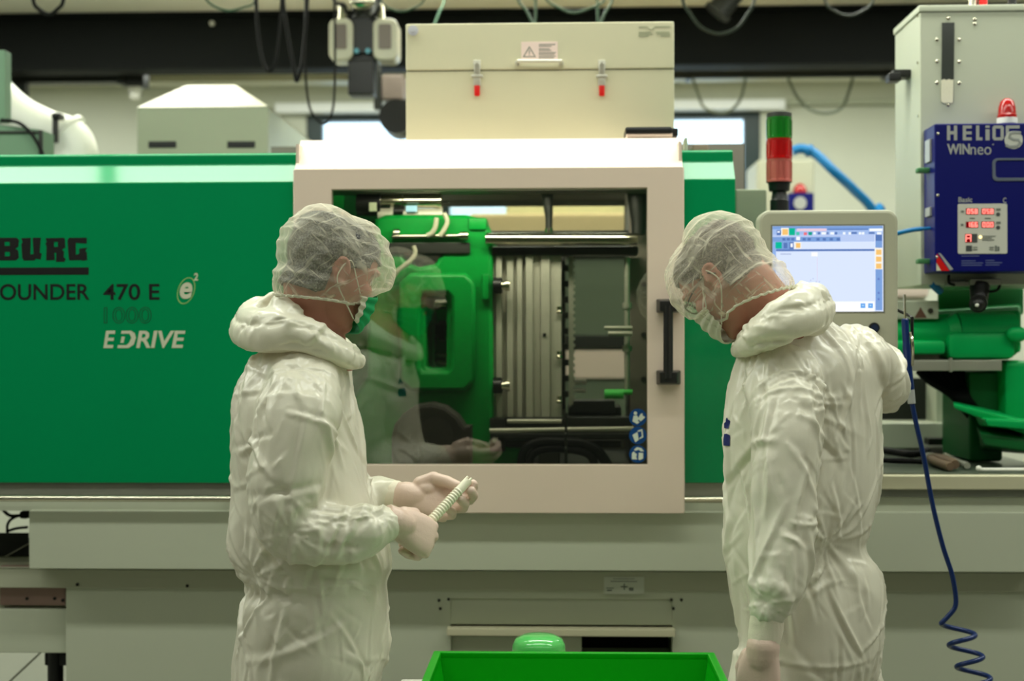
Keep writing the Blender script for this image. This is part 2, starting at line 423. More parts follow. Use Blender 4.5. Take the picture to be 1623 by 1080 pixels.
hang([(866, -2), (890, 14), (910, 20), (932, 14), (958, 0)], 5.6, .005, 'shallow cable loop above the cream box', mat('grey_green_cable', 0))
hang([(970, 0), (960, 18), (948, 36)], 5.7, .005, 'right slanting cable above the cream box', mat('grey_green_cable', 0))
hang([(1082, 0), (1094, 22), (1112, 44), (1140, 54), (1168, 44), (1186, 20), (1196, 0)], 5.8, .006, 'wide dark cable loop in front of the girder right of the cream box', mat('dark_green_cable', (28, 44, 34), .5, var=.05))
hang([(1308, 0), (1320, 16), (1345, 25), (1368, 17), (1384, 0)], 5.8, .005, 'small dark cable loop left of the tall cabinet', mat('dark_green_cable', 0))
hang([(1248, 122), (1262, 152), (1285, 174), (1312, 180), (1336, 168), (1352, 124)], 7.45, .008, 'grey cable loop sagging below the dark pipe at right', mat('pale_grey_cable', (130, 140, 122), .6, var=.05), False)
hang([(1098, 124), (1106, 148), (1118, 172), (1150, 178), (1172, 160), (1182, 124)], 7.45, .007, 'grey cable loop in front of the window at right', mat('pale_grey_cable', 0), False)
d_ = MB(); p, q_ = W(1176, -30, 6.6), W(1140, 16, 6.6); d_.cyl(p, q_, .055); d_.cyl(q_, q_ + (q_ - p) * .12, .065); p2 = p + (p - q_) * .3; d_.cyl(p, (p2.x, p2.y, 3.118), .055)
tag(d_.build('duct_pipe', M['darksteel']), 'dark slanting pipe at the ceiling right of the cream box', 'pipe')

# ================================================================== machines in the background
BGB = mat('background_beige_paint', (150, 156, 132), 0.5, var=0.04)
g = thing('machine_cover', (X(330, 5.6), 5.8, 0), 'beige machine cover with sloping white roof and two dark slots at left', 'machine cover')
Y0 = 5.3; a, b = W(217, 172, Y0), W(425, 168, Y0); Yk = 6.9
k_ = MB(); k_.box(a.x, b.x, Y0, Yk, 0, (a.z + b.z) / 2, .006); k_.build('body', BGB, g)
zt0 = (a.z + b.z) / 2; zt1 = Z(131, Y0 + .35); c, d = X(296, Y0 + .35), X(374, Y0 + .35)
k_ = MB(); k_.hull8([(a.x, Y0, zt0 + .001), (b.x, Y0, zt0 + .001), (b.x, Yk, zt0 + .001), (a.x, Yk, zt0 + .001)],
                    [(c, Y0 + .35, zt1), (d, Y0 + .35, zt1), (d, Yk - .35, zt1), (c, Yk - .35, zt1)])
k_.build('roof', mat('white_roof_paint', (245, 240, 222), 0.45, var=.02), g, False)
for px0, px1 in ((235, 279), (360, 404)):
    k_ = MB(); k_.pbox(px0, 224, px1, 234, Y0 - .004, .02, .002); k_.build('slot', M['ink'], g)

g = thing('grey_cabinet', (X(-10, 4.9), 5.0, 0), 'grey-green cabinet at the left edge above the green machine', 'cabinet')
gc = mat('grey_green_paint', (92, 122, 96), 0.5, var=.04)
k_ = MB(); k_.pbox(-90, 80, 8, 192, 4.9, .06); k_.build('upper_box', gc, g)
k_ = MB(); a = W(-90, 190, 4.88); b = W(66, 205, 4.88)
k_.hull8([(a.x, 4.88, 1.42), (b.x, 4.88, 1.42), (b.x, 4.88, Z(206, 4.88, 66)), (a.x, 4.88, Z(186, 4.88, 0))], [(a.x, 5.0, 1.42), (b.x, 5.0, 1.42), (b.x, 5.0, Z(206, 4.88, 66)), (a.x, 5.0, Z(186, 4.88, 0))]); k_.build('lower_box', gc, g)
k_ = MB(); k_.box(a.x, a.x + .06, 4.9, 4.98, 0, 1.425); k_.build('post', M['darksteel'], g)
k_ = MB(); k_.tube(crv([W(2, 190, 4.87), W(30, 195, 4.86), W(52, 215, 4.86), (X(70, 4.87), 4.87, Z(244, 4.87)), W(71, 275, 4.87)]), .006, 8); k_.build('cable', M['rubber'], g)
k_ = MB(); k_.pbox(-70, 208, 66, 211, 4.874, .01, .001); k_.pbox(61, 206, 67, 250, 4.872, .01, .001); k_.build('edge_trim', M['darksteel'], g)

g = MB(); g.tube(crv([W(-40, 120, 5.6), W(20, 178, 5.6), W(70, 206, 5.6), W(112, 222, 5.6), W(122, 262, 5.6), W(122, 330, 5.6)], 6), .085, 28)
p = W(118, 224, 5.6)
g.tube([W(104, 212, 5.6), W(109, 216, 5.6)], .094, 28)
tag(g.build('air_duct', mat('white_duct_plastic', (228, 230, 222), .4, var=.03)), 'fat white bent duct beside the grey-green cabinet at left', 'duct')
g = MB(); g.pbox(80, 178, 96, 188, 5.45, .06, .01); p = W(88, 186, 5.48); g.cyl(p, p - Vector((0, 0, .1)), .012)
tag(g.build('valve', M['black']), 'small black valve on top of the fat white duct', 'valve')

g = thing('background_dryer', (X(1262, 6.6), 6.8, 0), 'small blue control box with a red lamp far behind the signal tower', 'dryer')
k_ = MB(); k_.pbox(1200, 252, 1292, 520, 6.75, .4, .02); k_.build('cabinet', mat('pale_cabinet_paint', (176, 178, 156), .5, var=.03), g)
k_ = MB(); k_.pbox(1250, 306, 1290, 338, 6.7, .05, .004); k_.build('control_box', M['blue'], g)
p = W(1268, 322, 6.699); part('round_badge', plate_mesh(ell(p.x, p.z, .03, .03), [], 6.694, .004), M['silver'], g)
k_ = MB(); p = W(1268, 306, 6.73); k_.lathe(p, [(.03, 0), (.032, .01), (.026, .03), (.012, .042), (.002, .045)], 20); k_.build('beacon', M['redlens'], g)
k_ = MB(); k_.box(X(1205, 6.8), X(1285, 6.8), 6.8, 7.1, 0, Z(515, 6.8)); k_.build('stand', M['darksteel'], g)
hs = MB(); hs.tube(crv([W(1256, 240, 6.3), W(1270, 236, 6.3), W(1292, 244, 6.28), W(1322, 272, 6.25), W(1352, 300, 6.3), W(1384, 336, 6.42), W(1400, 400, 6.5), (X(1405, 6.5), 6.5, .02)]), .021, 14)
hs.tube([W(1280, 238, 6.29), W(1285, 240, 6.285)], .028, 14)
tag(hs.build('air_hose', M['airhose']), 'light blue air hose curving down behind the monitor', 'hose')

g = thing('beige_machine', (X(880, 6.8), 6.8, 0), 'pale yellow machine seen through the rear opening behind the mould', 'machine')
k_ = MB(); k_.box(X(742, 6.2), X(1180, 6.2), 6.2, 7.0, .9, Z(338, 6.2), .02); k_.build('hood', mat('pale_yellow_paint', (238, 212, 166), .5, var=.03), g)
k_ = MB(); k_.box(X(802, 6.4), X(1040, 6.4), 6.4, 6.8, Z(338, 6.2) + .001, Z(300, 6.4), .02); k_.build('upper_cover', mat('pale_green_yellow_paint', (222, 218, 178), .5, var=.03), g)
k_ = MB(); k_.box(X(742, 6.2), X(1180, 6.2), 6.22, 7.0, 0, .9); k_.box(X(742, 6.2), X(1180, 6.2), 6.19, 6.4, Z(760, 6.2), Z(374, 6.2)); k_.build('base', mat('grey_green_base_paint', (104, 116, 98), .5, var=.05), g)
k_ = MB(); k_.box(X(880, 6.2), X(1020, 6.2), 6.17, 6.22, Z(600, 6.2), Z(556, 6.2), .004); k_.build('front_panel', M['pink'], g)
k_ = MB(); k_.box(X(742, 6.2), X(1180, 6.2), 6.17, 6.2, Z(410, 6.2), Z(372, 6.2), .004); k_.box(X(742, 6.2), X(1180, 6.2), 6.17, 6.2, Z(552, 6.2), Z(532, 6.2), .004); k_.build('dark_band', M['darksteel'], g)
g = thing('white_machine', (X(1450, 5.9), 5.9, 0), 'pale pinkish box-shaped machine between the monitor and the green injection unit', 'machine')
k_ = MB(); k_.pbox(1350, 437, 1474, 472, 5.9, .5, .02); k_.build('hood', mat('pinkish_white_paint', (226, 208, 196), .5, var=.03), g)
k_ = MB(); a, b = W(1350, 471, 5.9), W(1470, 500, 5.9); k_.box(a.x, b.x, 5.93, 6.3, 0, a.z); k_.build('base', M['beige'], g)
k_ = MB(); k_.tube(crv([W(1424, 436, 5.88), W(1436, 428, 5.86), W(1446, 434, 5.86), W(1438, 446, 5.88)]), .006, 8); k_.build('cord', M['brown'], g)
jar = thing('clear_bottle', W(1436, 436, 6.05), 'small clear bottle on top of the pinkish machine behind the monitor', 'bottle')
k_ = MB(); p = W(1438, 437, 6.1); k_.lathe(p, [(.001, 0), (.032, 0.001), (.034, .01), (.034, .06), (.02, .08), (.018, .09), (.001, .092)], 20); k_.build('body', mat('clear_bottle_plastic', (214, 226, 206), .1, trans=.8, var=.02), jar)

# ================================================================== the injection moulding machine
YD, YC, YA, YL = 3.75, 3.80, 3.80, 3.90      # door, green covers, apron, lower base
mach = thing('injection_moulding_machine', (0.0, 4.2, 0.0), 'large green and beige injection moulding machine behind the two people', 'machine')
xl0, xl1 = X(-260, YC), X(468, YC)
def cover(name, x0, x1, zb):
    z2 = Z(290, YC, 200); st = .054
    k = MB(); k.prism([(YC, zb), (YC, z2), (YC + st, z2 + st), (YC + st, z2 + st + .026), (YC + st + .006, z2 + st + .032), (YC + .75, z2 + st + .032), (YC + .75, zb)], x0, x1)
    return k.build(name, M['green'], mach, True, .0025)
lc = cover('side_cover', xl0, xl1, Z(766, YC, 200))
xr0, xr1 = X(1078, YC), X(1166, YC)
rc = cover('side_cover', xr0, xr1, Z(766, YC, 1100))
# lettering on the left cover
BURG = {
 'B': ([(0, 0), (.86, 0), (1, .12), (.96, .44), (.84, .52), (.97, .6), (1, .9), (.9, 1), (.02, 1), (.06, .86), (0, .8)], [[(.4, .18), (.62, .18), (.62, .38), (.42, .38)], [(.4, .64), (.62, .64), (.62, .82), (.4, .82)]]),
 'U': ([(.04, .12), (.12, 0), (.64, 0), (.72, .08), (.94, .04), (1, .3), (.9, .34), (.96, 1), (.56, 1), (.6, .28), (.44, .26), (.46, 1), (.0, .98), (.06, .8), (.0, .72)], []),
 'R': ([(.04, 0), (.46, .02), (.44, .34), (.54, .34), (.52, -.06), (.94, -.06), (1, .08), (.9, .14), (.92, .4), (.8, .48), (.98, .56), (.96, .94), (.9, 1), (.02, .98), (.06, .82), (0, .72), (.06, .64)], [[(.42, .6), (.62, .6), (.62, .82), (.42, .82)]]),
 'G': ([(.1, 0), (.7, .02), (.76, -.02), (1, .02), (.98, .36), (.9, .4), (1, .56), (.6, .52), (.6, .3), (.42, .24), (.42, .78), (.98, .74), (.98, 1), (.08, 1), (.0, .88), (.06, .14)], [])}
yt = YC - .0009
lm = MB()
for ch, x0, x1 in (('B', -8, 30), ('U', 34, 66), ('R', 72, 104), ('G', 107, 138)):
    o, hs_ = BURG[ch]; a, b = W(x0, 413, yt), W(x1, 377, yt)
    fx = lambda pl: [(a.x + u * (b.x - a.x), a.z + v * (b.z - a.z)) for u, v in pl]
    lm.mesh(plate_mesh(fx(o), [fx(h) for h in hs_], yt, .0008))
lm.build('lettering', M['ink'], lc, False)
a, b = W(-260, 437, yt), W(140.5, 424, yt)
part('lettering_bar', plate_mesh([(a.x, a.z), (b.x, a.z), (b.x, b.z), (a.x, b.z)], [], yt, .0008), M['ink'], lc)
part('lettering', ptext('OUNDER', 0, 450, 142, 476, YC, bold=.012), M['ink'], lc)
part('lettering', ptext('470 E', 164, 450, 253, 476, YC, bold=.012), M['ink'], lc)
part('lettering', ptext('1000', 165, 487, 240, 513, YC, outline=True), M['outline'], lc)
em = MB().mesh(ptext('E', 164, 524.5, 183, 552, YC, bold=.022, shear=.18))
em.mesh(ptext('RIVE', 216, 524.5, 294, 552, YC, bold=.022, shear=.18))
a, b = W(186, 552, yt), W(217, 524.5, yt)
fx = lambda pl: [(a.x + u * (b.x - a.x), a.z + v * (b.z - a.z)) for u, v in pl]
em.mesh(plate_mesh(fx([(.0, 0), (.56, 0), (.84, .2), (.95, .6), (.88, .86), (.7, 1), (.22, 1), (.19, .83), (.62, .83), (.72, .6), (.6, .3), (.46, .17), (.03, .17)]), [], yt, .0008))
em.mesh(plate_mesh(fx([(.16, .3), (.32, .3), (.38, .66), (.22, .66)]), [], yt, .0008))
em.build('lettering', M['whiteink'], lc, False)
p = W(295, 461, yt)
tilt = lambda pl: [(p.x + x + .22 * z, p.z + z) for x, z in pl]
part('emblem_ring', plate_mesh(tilt(ell(0, 0, .0235, .036)), [tilt(ell(0, 0, .0215, .0338))], yt, .0008), mat('pale_green_print', (160, 200, 120), .5, var=.02), lc)
part('emblem_letter', ptext('e', 285, 448, 305, 474, YC, bold=.03, shear=.2), M['whiteink'], lc)
part('emblem_digit', ptext('2', 307, 433, 314, 445, YC, bold=.03, shear=.1), M['whiteink'], lc)

# ---- base
k = MB(); k.box(xl0, X(1640, YC), YC + .012, YC + .9, Z(788, YC), Z(764.5, YC), .003); k.build('sill_strip', M['alu'], mach)
k = MB(); zr = Z(792, 3.768); k.tube([(xl0, 3.768, zr), (X(1146, 3.768), 3.768, zr)], .0085, 16)
for xx in (-.9, -.4, .1, .45): k.cyl((xx, 3.768, zr), (xx, 3.83, zr), .006, n=10)
k.build('guide_rail', M['chrome'], mach)
k = MB(); k.box(X(-40, YC), X(1640, YC), YC + .02, YC + .9, Z(813, YC), Z(786, YC)); k.build('rail_backing', M['beige'], mach)
k = MB(); k.box(X(45, YA), X(1660, YA), YA, YA + .95, Z(905, YA), Z(811, YA), .004); k.build('apron', M['beige'], mach)
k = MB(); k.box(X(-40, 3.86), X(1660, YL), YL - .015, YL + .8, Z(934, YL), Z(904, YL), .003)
k.box(X(-60, 3.95), X(110, 3.95), 3.945, 4.5, Z(966, 3.95), Z(894, 3.95)); k.build('frame_beam', mat('beige_painted_shade', (176, 178, 156), .5, var=.03), mach)  # darker beige: shade of the inset below the apron put into the colour
k = MB(); k.box(X(0, 3.93), X(104, 3.93), 3.925, 3.945, Z(963, 3.93), Z(900, 3.93), .002); k.build('primed_plate', M['rust'], mach)
k = MB(); k.pbox(-80, 965, 107, 1036, 3.92, .6, .004); k.build('side_plate', M['beige'], mach)
# lower base with a chute recess: built as one plate with a hole and a rear body
zlo, zhi = .13, Z(933, YL)
r0, r1 = X(712, YL), X(1066, YL); rz1, rz0 = Z(948, YL), Z(1042, YL)
k = MB().mesh(plate_mesh([(X(105, YL), zlo), (X(1680, YL), zlo), (X(1680, YL), zhi), (X(105, YL), zhi)], [[(r0, rz0), (r0, rz1), (r1, rz1), (r1, rz0)]], YL, .03, .003))
k.box(X(105, YL) + .01, X(1680, YL), YL + .2, YL + .8, zlo, zhi); k.build('lower_panel', M['beige'], mach)
k = MB(); k.box(X(0, YL), X(1680, YL), YL + .06, YL + .75, .002, .14); k.build('plinth', M['darksteel'], mach)
k = MB(); k.hull8([(r0 - .0, YL + .012, rz1 + .0), (r1, YL + .012, rz1), (r1, YL + .0, Z(990, YL)), (r0, YL + .0, Z(990, YL))],
                  [(r0, YL + .03, rz1), (r1, YL + .03, rz1), (r1, YL + .03, Z(990, YL)), (r0, YL + .03, Z(990, YL))])
k.build('chute_flap', M['beige'], mach)
k = MB(); k.pbox(708, 997, 1070.5, 1010.5, YL - .035, .1, .003); k.build('chute_ledge', M['cream'], mach)
k = MB(); k.pbox(712, 1009, 922, 1045, YL + .02, .02, .002); k.build('chute_panel', M['beige'], mach)
k = MB(); k.box(X(920, YL), r1, YL + .17, YL + .2, rz0 - .01, Z(1000, YL)); k.build('chute_shade_slab', mat('chute_painted_shade', (8, 9, 8), .8, var=.1), mach)  # near-black slab: shade inside the opening put into its colour
for a_, b_ in ((696, 952), (698, 965), (711, 950), (1064, 951), (1080, 951), (1067, 965)):
    k = MB(); p = W(a_, b_, YL); k.cyl(p, p + Vector((0, -.004, 0)), .004, n=10); k.build('screw', M['darksteel'], mach)
for a_, b_, y_ in ((123, 927, YL - .015), (297, 929, YL - .015), (43, 949, 3.925), (87, 949, 3.925), (100, 952, 3.925)):
    k = MB(); p = W(a_, b_, y_); k.cyl(p, p + Vector((0, -.003, 0)), .0045, n=10); k.build('screw', M['ink'], mach)
k = MB(); k.pbox(957, 914.5, 1021, 942, YL - .0165, .0015, 0); pl = k.build('label_plate', mat('pale_grey_label', (196, 200, 186), .5, var=.02), mach)
m_ = MB()
for q in (ptext('Magnet  Polymer', 972, 917, 1006, 920, YL - .0168), ptext('max 2-3 cm Einlegehoehe', 970, 922, 1008, 925, YL - .0168), ptext('Werkzeug', 961, 933, 973, 936, YL - .0168), ptext('Form', 997, 933, 1004, 936, YL - .0168)): bpy.data.meshes.remove(q)
for a0, b0, a1, b1 in ((984, 929.5, 995, 931.5), (988.5, 925.5, 990.5, 935.5), (972, 917.5, 1006, 918.5), (968, 921.5, 1010, 922.8), (961, 932, 973, 933.4), (962, 935, 970, 937.5), (997, 932, 1004, 937)): m_.pbox(a0, b0, a1, b1, YL - .0172, .0008, 0)
m_.build('label_print', mat('grey_print', (110, 116, 108), .6, var=.03), pl, False)
# levelling foot at the left
k = MB(); p = W(88, 1048, 4.0); k.cyl((p.x, 4.0, .0), (p.x, 4.0, .02), .06, .05); k.cyl((p.x, 4.0, .02), (p.x, 4.0, Z(1035, 3.95)), .022)
k.pbox(70, 1036, 106, 1056, 3.985, .05, .004); k.build('levelling_foot', M['black'], mach)
k = MB(); p, q = W(62, 1036, 4.05), W(-60, 1150, 4.05); d = Vector((.022, 0, .022)); e = Vector((0, .04, 0))
k.hull8([p + d, p - d, q - d, q + d], [p + d + e, p - d + e, q - d + e, q + d + e]); q2 = Vector((q.x, 4.07, 0)); k.cyl((q.x, 4.07, q.z), q2, .03); k.build('brace', M['alu'], mach)
# dark box and cables at the far left behind the gap
k = MB(); k.hull8([W(-60, 845, 4.05), W(46, 845, 4.05), W(46, 897, 4.05), W(-60, 897, 4.05)], [W(-60, 845, 4.4), W(46, 845, 4.4), W(46, 897, 4.4), W(-60, 897, 4.4)]); k.build('drip_tray', M['darksteel'], mach)
k = MB(); p = W(-10, 893, 4.045); q = W(46, 862, 4.045); k.tube([p, q], .002, 6); k.build('tray_edge', M['steel'], mach)
k = MB(); k.tube(crv([W(2, 803, 4.1), W(8, 812, 4.1), W(18, 818, 4.1), W(36, 817, 4.08), W(50, 815, 4.1)]), .005, 8); k.tube(crv([W(12, 846, 4.1), W(12, 832, 4.1), W(20, 822, 4.1), W(40, 815, 4.1)]), .004, 8); k.tube(crv([W(10, 843, 4.1), W(26, 838, 4.1), W(44, 836, 4.1)]), .004, 8)
k.pbox(30, 811, 44, 823, 4.07, .03, .006); k.build('cable', M['rubber'], mach)

# ---- sliding safety door
door = bpy.data.objects.new('safety_door', None); COL.objects.link(door); door.parent = mach; door.location = Vector((X(775, YD), YD, 1.3)) - root_loc(mach)
a, b = W(467, 812, YD), W(1083, 267, YD); dx0, dx1, dz0, dz1 = a.x, b.x, Z(813, YD, 900), Z(267, YD, 775)
c, d = W(525, 738, YD), W(1027, 296.5, YD)
part('door_frame', plate_mesh(rrect(dx0, dz0, dx1, dz1, .004, 2), [rrect(c.x, c.z, d.x, d.z, .003, 2)], YD, .035, .002), M['door'], door)
hr = .09
k = MB(); zt = dz1
k.prism([(YD + .0, zt - .001), (YD + hr, zt + hr), (YD + .34, zt + hr + .004), (YD + .34, zt + hr - .03), (YD + hr + .02, zt + hr - .03), (YD + .03, zt - .001)], dx0 + .001, dx1 - .001); k.build('door_hood', M['door'], door, False, .002)
for xa in (dx0 + .002, dx1 - .010): MB().box(xa, xa + .008, YD + .02, YD + .3, zt - .02, zt + hr - .02).build('hood_end', M['door'], door)
pane_m = bpy.data.materials.new('polycarbonate_pane'); pane_m.use_nodes = True
nt = pane_m.node_tree; nt.nodes.remove(nt.nodes['Principled BSDF'])
tr = nt.nodes.new('ShaderNodeBsdfTransparent'); gl = nt.nodes.new('ShaderNodeBsdfGlossy'); gl.inputs['Roughness'].default_value = 0.01
lw = nt.nodes.new('ShaderNodeFresnel'); lw.inputs['IOR'].default_value = 1.6
ad = nt.nodes.new('ShaderNodeMath'); ad.operation = 'ADD'; ad.inputs[1].default_value = 0.06
mxs = nt.nodes.new('ShaderNodeMixShader'); tr.inputs[0].default_value = (0.80, 0.82, 0.76, 1)
nt.links.new(lw.outputs[0], ad.inputs[0]); nt.links.new(ad.outputs[0], mxs.inputs[0]); nt.links.new(tr.outputs[0], mxs.inputs[1]); nt.links.new(gl.outputs[0], mxs.inputs[2])
nt.links.new(mxs.outputs[0], nt.nodes['Material Output'].inputs[0])
k = MB(); k.box(c.x - .01, d.x + .01, YD + .014, YD + .019, c.z - .01, d.z + .01); pane = k.build('window_pane', pane_m, door, False)
# handle
k = MB(); yh = YD - .062
k.tube([W(1059, 484, yh + .008), W(1059, 600, yh + .008)], .0125, 16); k.build('handle_bar', M['black'], door)
for pa, pb in ((474, 496), (587, 610)):
    o, q = W(1040, pb, YD), W(1079, pa, YD); oi, qi = W(1046, pb - 2, yh), W(1073, pa + 3, yh)
    k = MB(); k.hull8([(oi.x, yh, oi.z), (qi.x, yh, oi.z), (qi.x, yh, qi.z), (oi.x, yh, qi.z)], [(o.x, YD - .0005, o.z), (q.x, YD - .0005, o.z), (q.x, YD - .0005, q.z), (o.x, YD - .0005, q.z)]); k.build('handle_mount', M['black'], door, True, .003)
# three blue round mandatory signs
ys = YD + .0128
for i, py in enumerate((662, 690.5, 720)):
    p = W(1011, py, ys); R = .0232
    s_ = part('round_sign', plate_mesh(ell(p.x, p.z, R, R), [], ys, .0008), M['signblue'], door)
    s_['label'] = ('round blue sign with a reading figure', 'round blue sign with two paper sheets', 'round blue sign with a face and visor')[i]
    pm = MB(); y2 = ys - .0009
    f = lambda pl: [(p.x + x * R, p.z + z * R) for x, z in pl]
    if i == 0:
        pm.mesh(plate_mesh(f(ell(-.28, .48, .2, .2, 16)), [], y2, .0008))
        pm.mesh(plate_mesh(f([(-.5, .2), (-.1, .24), (.1, -.1), (.0, -.4), (.2, -.55), (-.1, -.75), (-.62, -.45)]), [], y2, .0008))
        pm.mesh(plate_mesh(f([(.1, .05), (.3, .4), (.5, .5), (.55, .2), (.85, .05), (.5, -.3), (.3, -.45), (.05, -.2)]), [], y2, .0008))
    elif i == 1:
        pm.mesh(plate_mesh(f([(-.62, .05), (-.05, .4), (.1, -.5), (-.3, -.78)]), [], y2, .0008))
        pm.mesh(plate_mesh(f([(-.05, .55), (.5, .72), (.62, -.2), (.15, -.45), (.2, -.25), (.45, -.12), (.38, .5), (.02, .4)]), [], y2, .0008))
    else:
        pm.mesh(plate_mesh(f([(-.45, .5), (-.1, .78), (.4, .68), (.7, .3), (.3, .3), (.1, .5), (-.3, .35)]), [], y2, .0008))
        pm.mesh(plate_mesh(f([(-.7, -.6), (-.68, .1), (-.45, .3), (-.3, .1), (-.1, .0), (-.2, -.3), (-.1, -.62)]), [], y2, .0008))
        pm.mesh(plate_mesh(f([(.1, .15), (.6, .12), (.6, -.5), (.2, -.7), (.05, -.6)]), [], y2, .0008))
    pm.build('pictogram', mat('pale_sign_print', (206, 214, 200), .5, var=.02), s_, False)

# ---- inside the machine
def ib(name, m, boxes, bev=.004):
    k = MB()
    for px0, py0, px1, py1, Y, dep in boxes: k.pbox(px0, py0, px1, py1, Y, dep, bev)
    return k.build(name, m, mach)
GI = M['green_in']
# rear guard with an opening, ceiling strip, right wall
YR = 4.85
o1 = rrect(X(640, YR), Z(369, YR), X(990, YR), Z(318, YR), .015)
o2 = [(X(897, YR), Z(660, YR)), (X(1040, YR), Z(660, YR)), (X(1040, YR), Z(402, YR)), (X(897, YR), Z(402, YR))]
part('rear_guard', plate_mesh([(X(430, YR), Z(760, YR)), (X(1180, YR), Z(760, YR)), (X(1180, YR), Z(230, YR)), (X(430, YR), Z(230, YR))], [o1, o2], YR, .02, 0), mat('grey_guard_sheet', (112, 108, 98), .5, .3, var=.06), mach)
part('fixed_platen', plate_mesh([(X(1000, 4.25), Z(770, 4.25)), (X(1130, 4.25), Z(770, 4.25)), (X(1130, 4.25), Z(285, 4.25)), (X(1000, 4.25), Z(285, 4.25))], [], 4.25, .3, .004), mat('grey_platen_paint', (120, 112, 102), .45, .3, var=.06), mach)
for py in (531, 601, 451):
    k = MB(); p = W(1020, py, 4.25); k.cyl(p + Vector((0, .001, 0)), p + Vector((0, -.006, 0)), .008, n=14); k.build('platen_bolt', M['darksteel'], mach)
# moving platen (green casting) with rounded opening
ym = 4.12
out = P2([(600, 352), (612, 347), (738, 347), (756, 351), (768, 360), (774, 378), (775, 712), (790, 716), (818, 717), (818, 760), (560, 760), (560, 640), (588, 600), (588, 440), (600, 420)], ym)
hole1 = P2([(668, 470), (676, 464), (706, 464), (714, 472), (714, 582), (706, 590), (676, 590), (668, 582)], ym)
hole2 = P2([(606, 392), (740, 388), (742, 392), (722, 396), (704, 406), (694, 424), (664, 430), (640, 422), (630, 400)], ym)
part('moving_platen', plate_mesh(out, [hole1, hole2], ym, .30, .012), GI, mach)
part('platen_rim', plate_mesh(P2([(640, 452), (654, 440), (736, 440), (748, 452), (748, 600), (736, 614), (654, 614), (640, 600)], ym), [P2([(662, 470), (670, 460), (712, 460), (722, 470), (722, 584), (712, 594), (670, 594), (662, 584)], ym)], ym - .03, .032, .012), GI, mach)
ib('platen_lug', GI, [(763, 434, 776, 476, ym - .02, .1), (742, 345, 772, 365, ym - .012, .1)], .008)
ib('clamp_housing', GI, [(430, 300, 600, 770, 4.3, .4), (590, 612, 640, 770, 4.2, .3)], .01)
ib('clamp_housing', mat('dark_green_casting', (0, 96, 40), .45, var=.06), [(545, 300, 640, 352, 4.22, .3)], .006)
# toggle seen through the platen opening
k = MB(); p = W(690, 524, 4.5); k.cyl(W(672, 524, 4.5), W(690, 524, 4.5), .06); k.cyl(W(690, 524, 4.5), W(712, 524, 4.5), .022); k.cyl(W(696, 524, 4.5), W(706, 524, 4.5), .032)
k.build('ejector_coupling', M['black'], mach)
k = MB(); k.tube([W(660, 484, 4.5), W(724, 484, 4.5)], .014); k.tube([W(660, 564, 4.5), W(724, 564, 4.5)], .008); k.tube([W(660, 578, 4.5), W(724, 578, 4.5)], .02); k.build('toggle_rod', M['chrome'], mach)
k = MB(); k.pbox(655, 468, 725, 600, 4.56, .05); k.build('toggle_plate', GI, mach)
# hydraulic valves at upper left
for (x0, x1, y, r, m_) in ((566, 602, 322, .03, 'black'), (584, 636, 318, .016, 'chrome'), (640, 698, 318, .022, 'chrome'), (640, 700, 340, .018, 'steel'), (600, 622, 341, .022, 'steel'), (566, 640, 335, .014, 'black')):
    k = MB(); k.cyl(W(x0, y, 4.16), W(x1, y, 4.16), r); k.cyl(W(x1 - 3, y, 4.16), W(x1 + 2, y, 4.16), r * 1.15); k.build('valve_cylinder', M[m_], mach)
ib('valve_tag', mat('pale_yellow_green_tag', (196, 205, 170), .5, var=.03), [(585, 321, 597, 335, 4.125, .01)], .001)
ib('valve_tag', mat('light_blue_tag', (150, 200, 230), .4, var=.03), [(643, 326, 661, 336, 4.125, .01)], .001)
for pts in ([(692, 345), (690, 360), (684, 370), (676, 374)], [(704, 338), (709, 352), (703, 366), (697, 374)], [(655, 390), (658, 402), (650, 414), (640, 422), (628, 432), (616, 452)]):
    k = MB(); k.tube(crv([W(a, b, ym - .03) for a, b in pts]), .007, 10); k.build('tube', mat('cream_tube', (176, 172, 150), .35, var=.05), mach)
k = MB(); k.tube([W(622, 375, ym - .015), W(732, 374, ym - .015)], .006, 14); k.cyl(W(729, 374, ym - .02), W(742, 374, ym - .02), .013); k.cyl(W(624, 370, ym - .01), W(634, 370, ym - .01), .013); k.build('guide_rod', M['chrome'], mach)
k = MB(); k.pbox(610, 385, 745, 402, ym - .01, .02, .003); k.build('rod_carrier', M['darksteel'], mach)
# sensor box on the clamp housing
k = MB(); k.pbox(602, 458, 628, 514, 4.14, .05, .004); sb_ = k.build('sensor_box', mat('grey_sensor_box', (84, 90, 82), .5, var=.05), mach)
k = MB(); k.pbox(613, 466, 622, 506, 4.13, .012, .002); k.build('sensor_tag', M['white'], sb_)
# tie bars
k = MB(); k.tube([W(770, 379, 4.1), W(1010, 379, 4.1)], .0175, 20); k.build('tie_bar', M['chrome'], mach)
ib('bar_shroud', mat('black_bar_shroud', (24, 26, 24), .35, var=.1), [(776, 391, 1012, 404, 4.13, .08)], .006)
ib('bar_shroud', M['darksteel'], [(776, 366, 1012, 372, 4.3, .1)], .003)
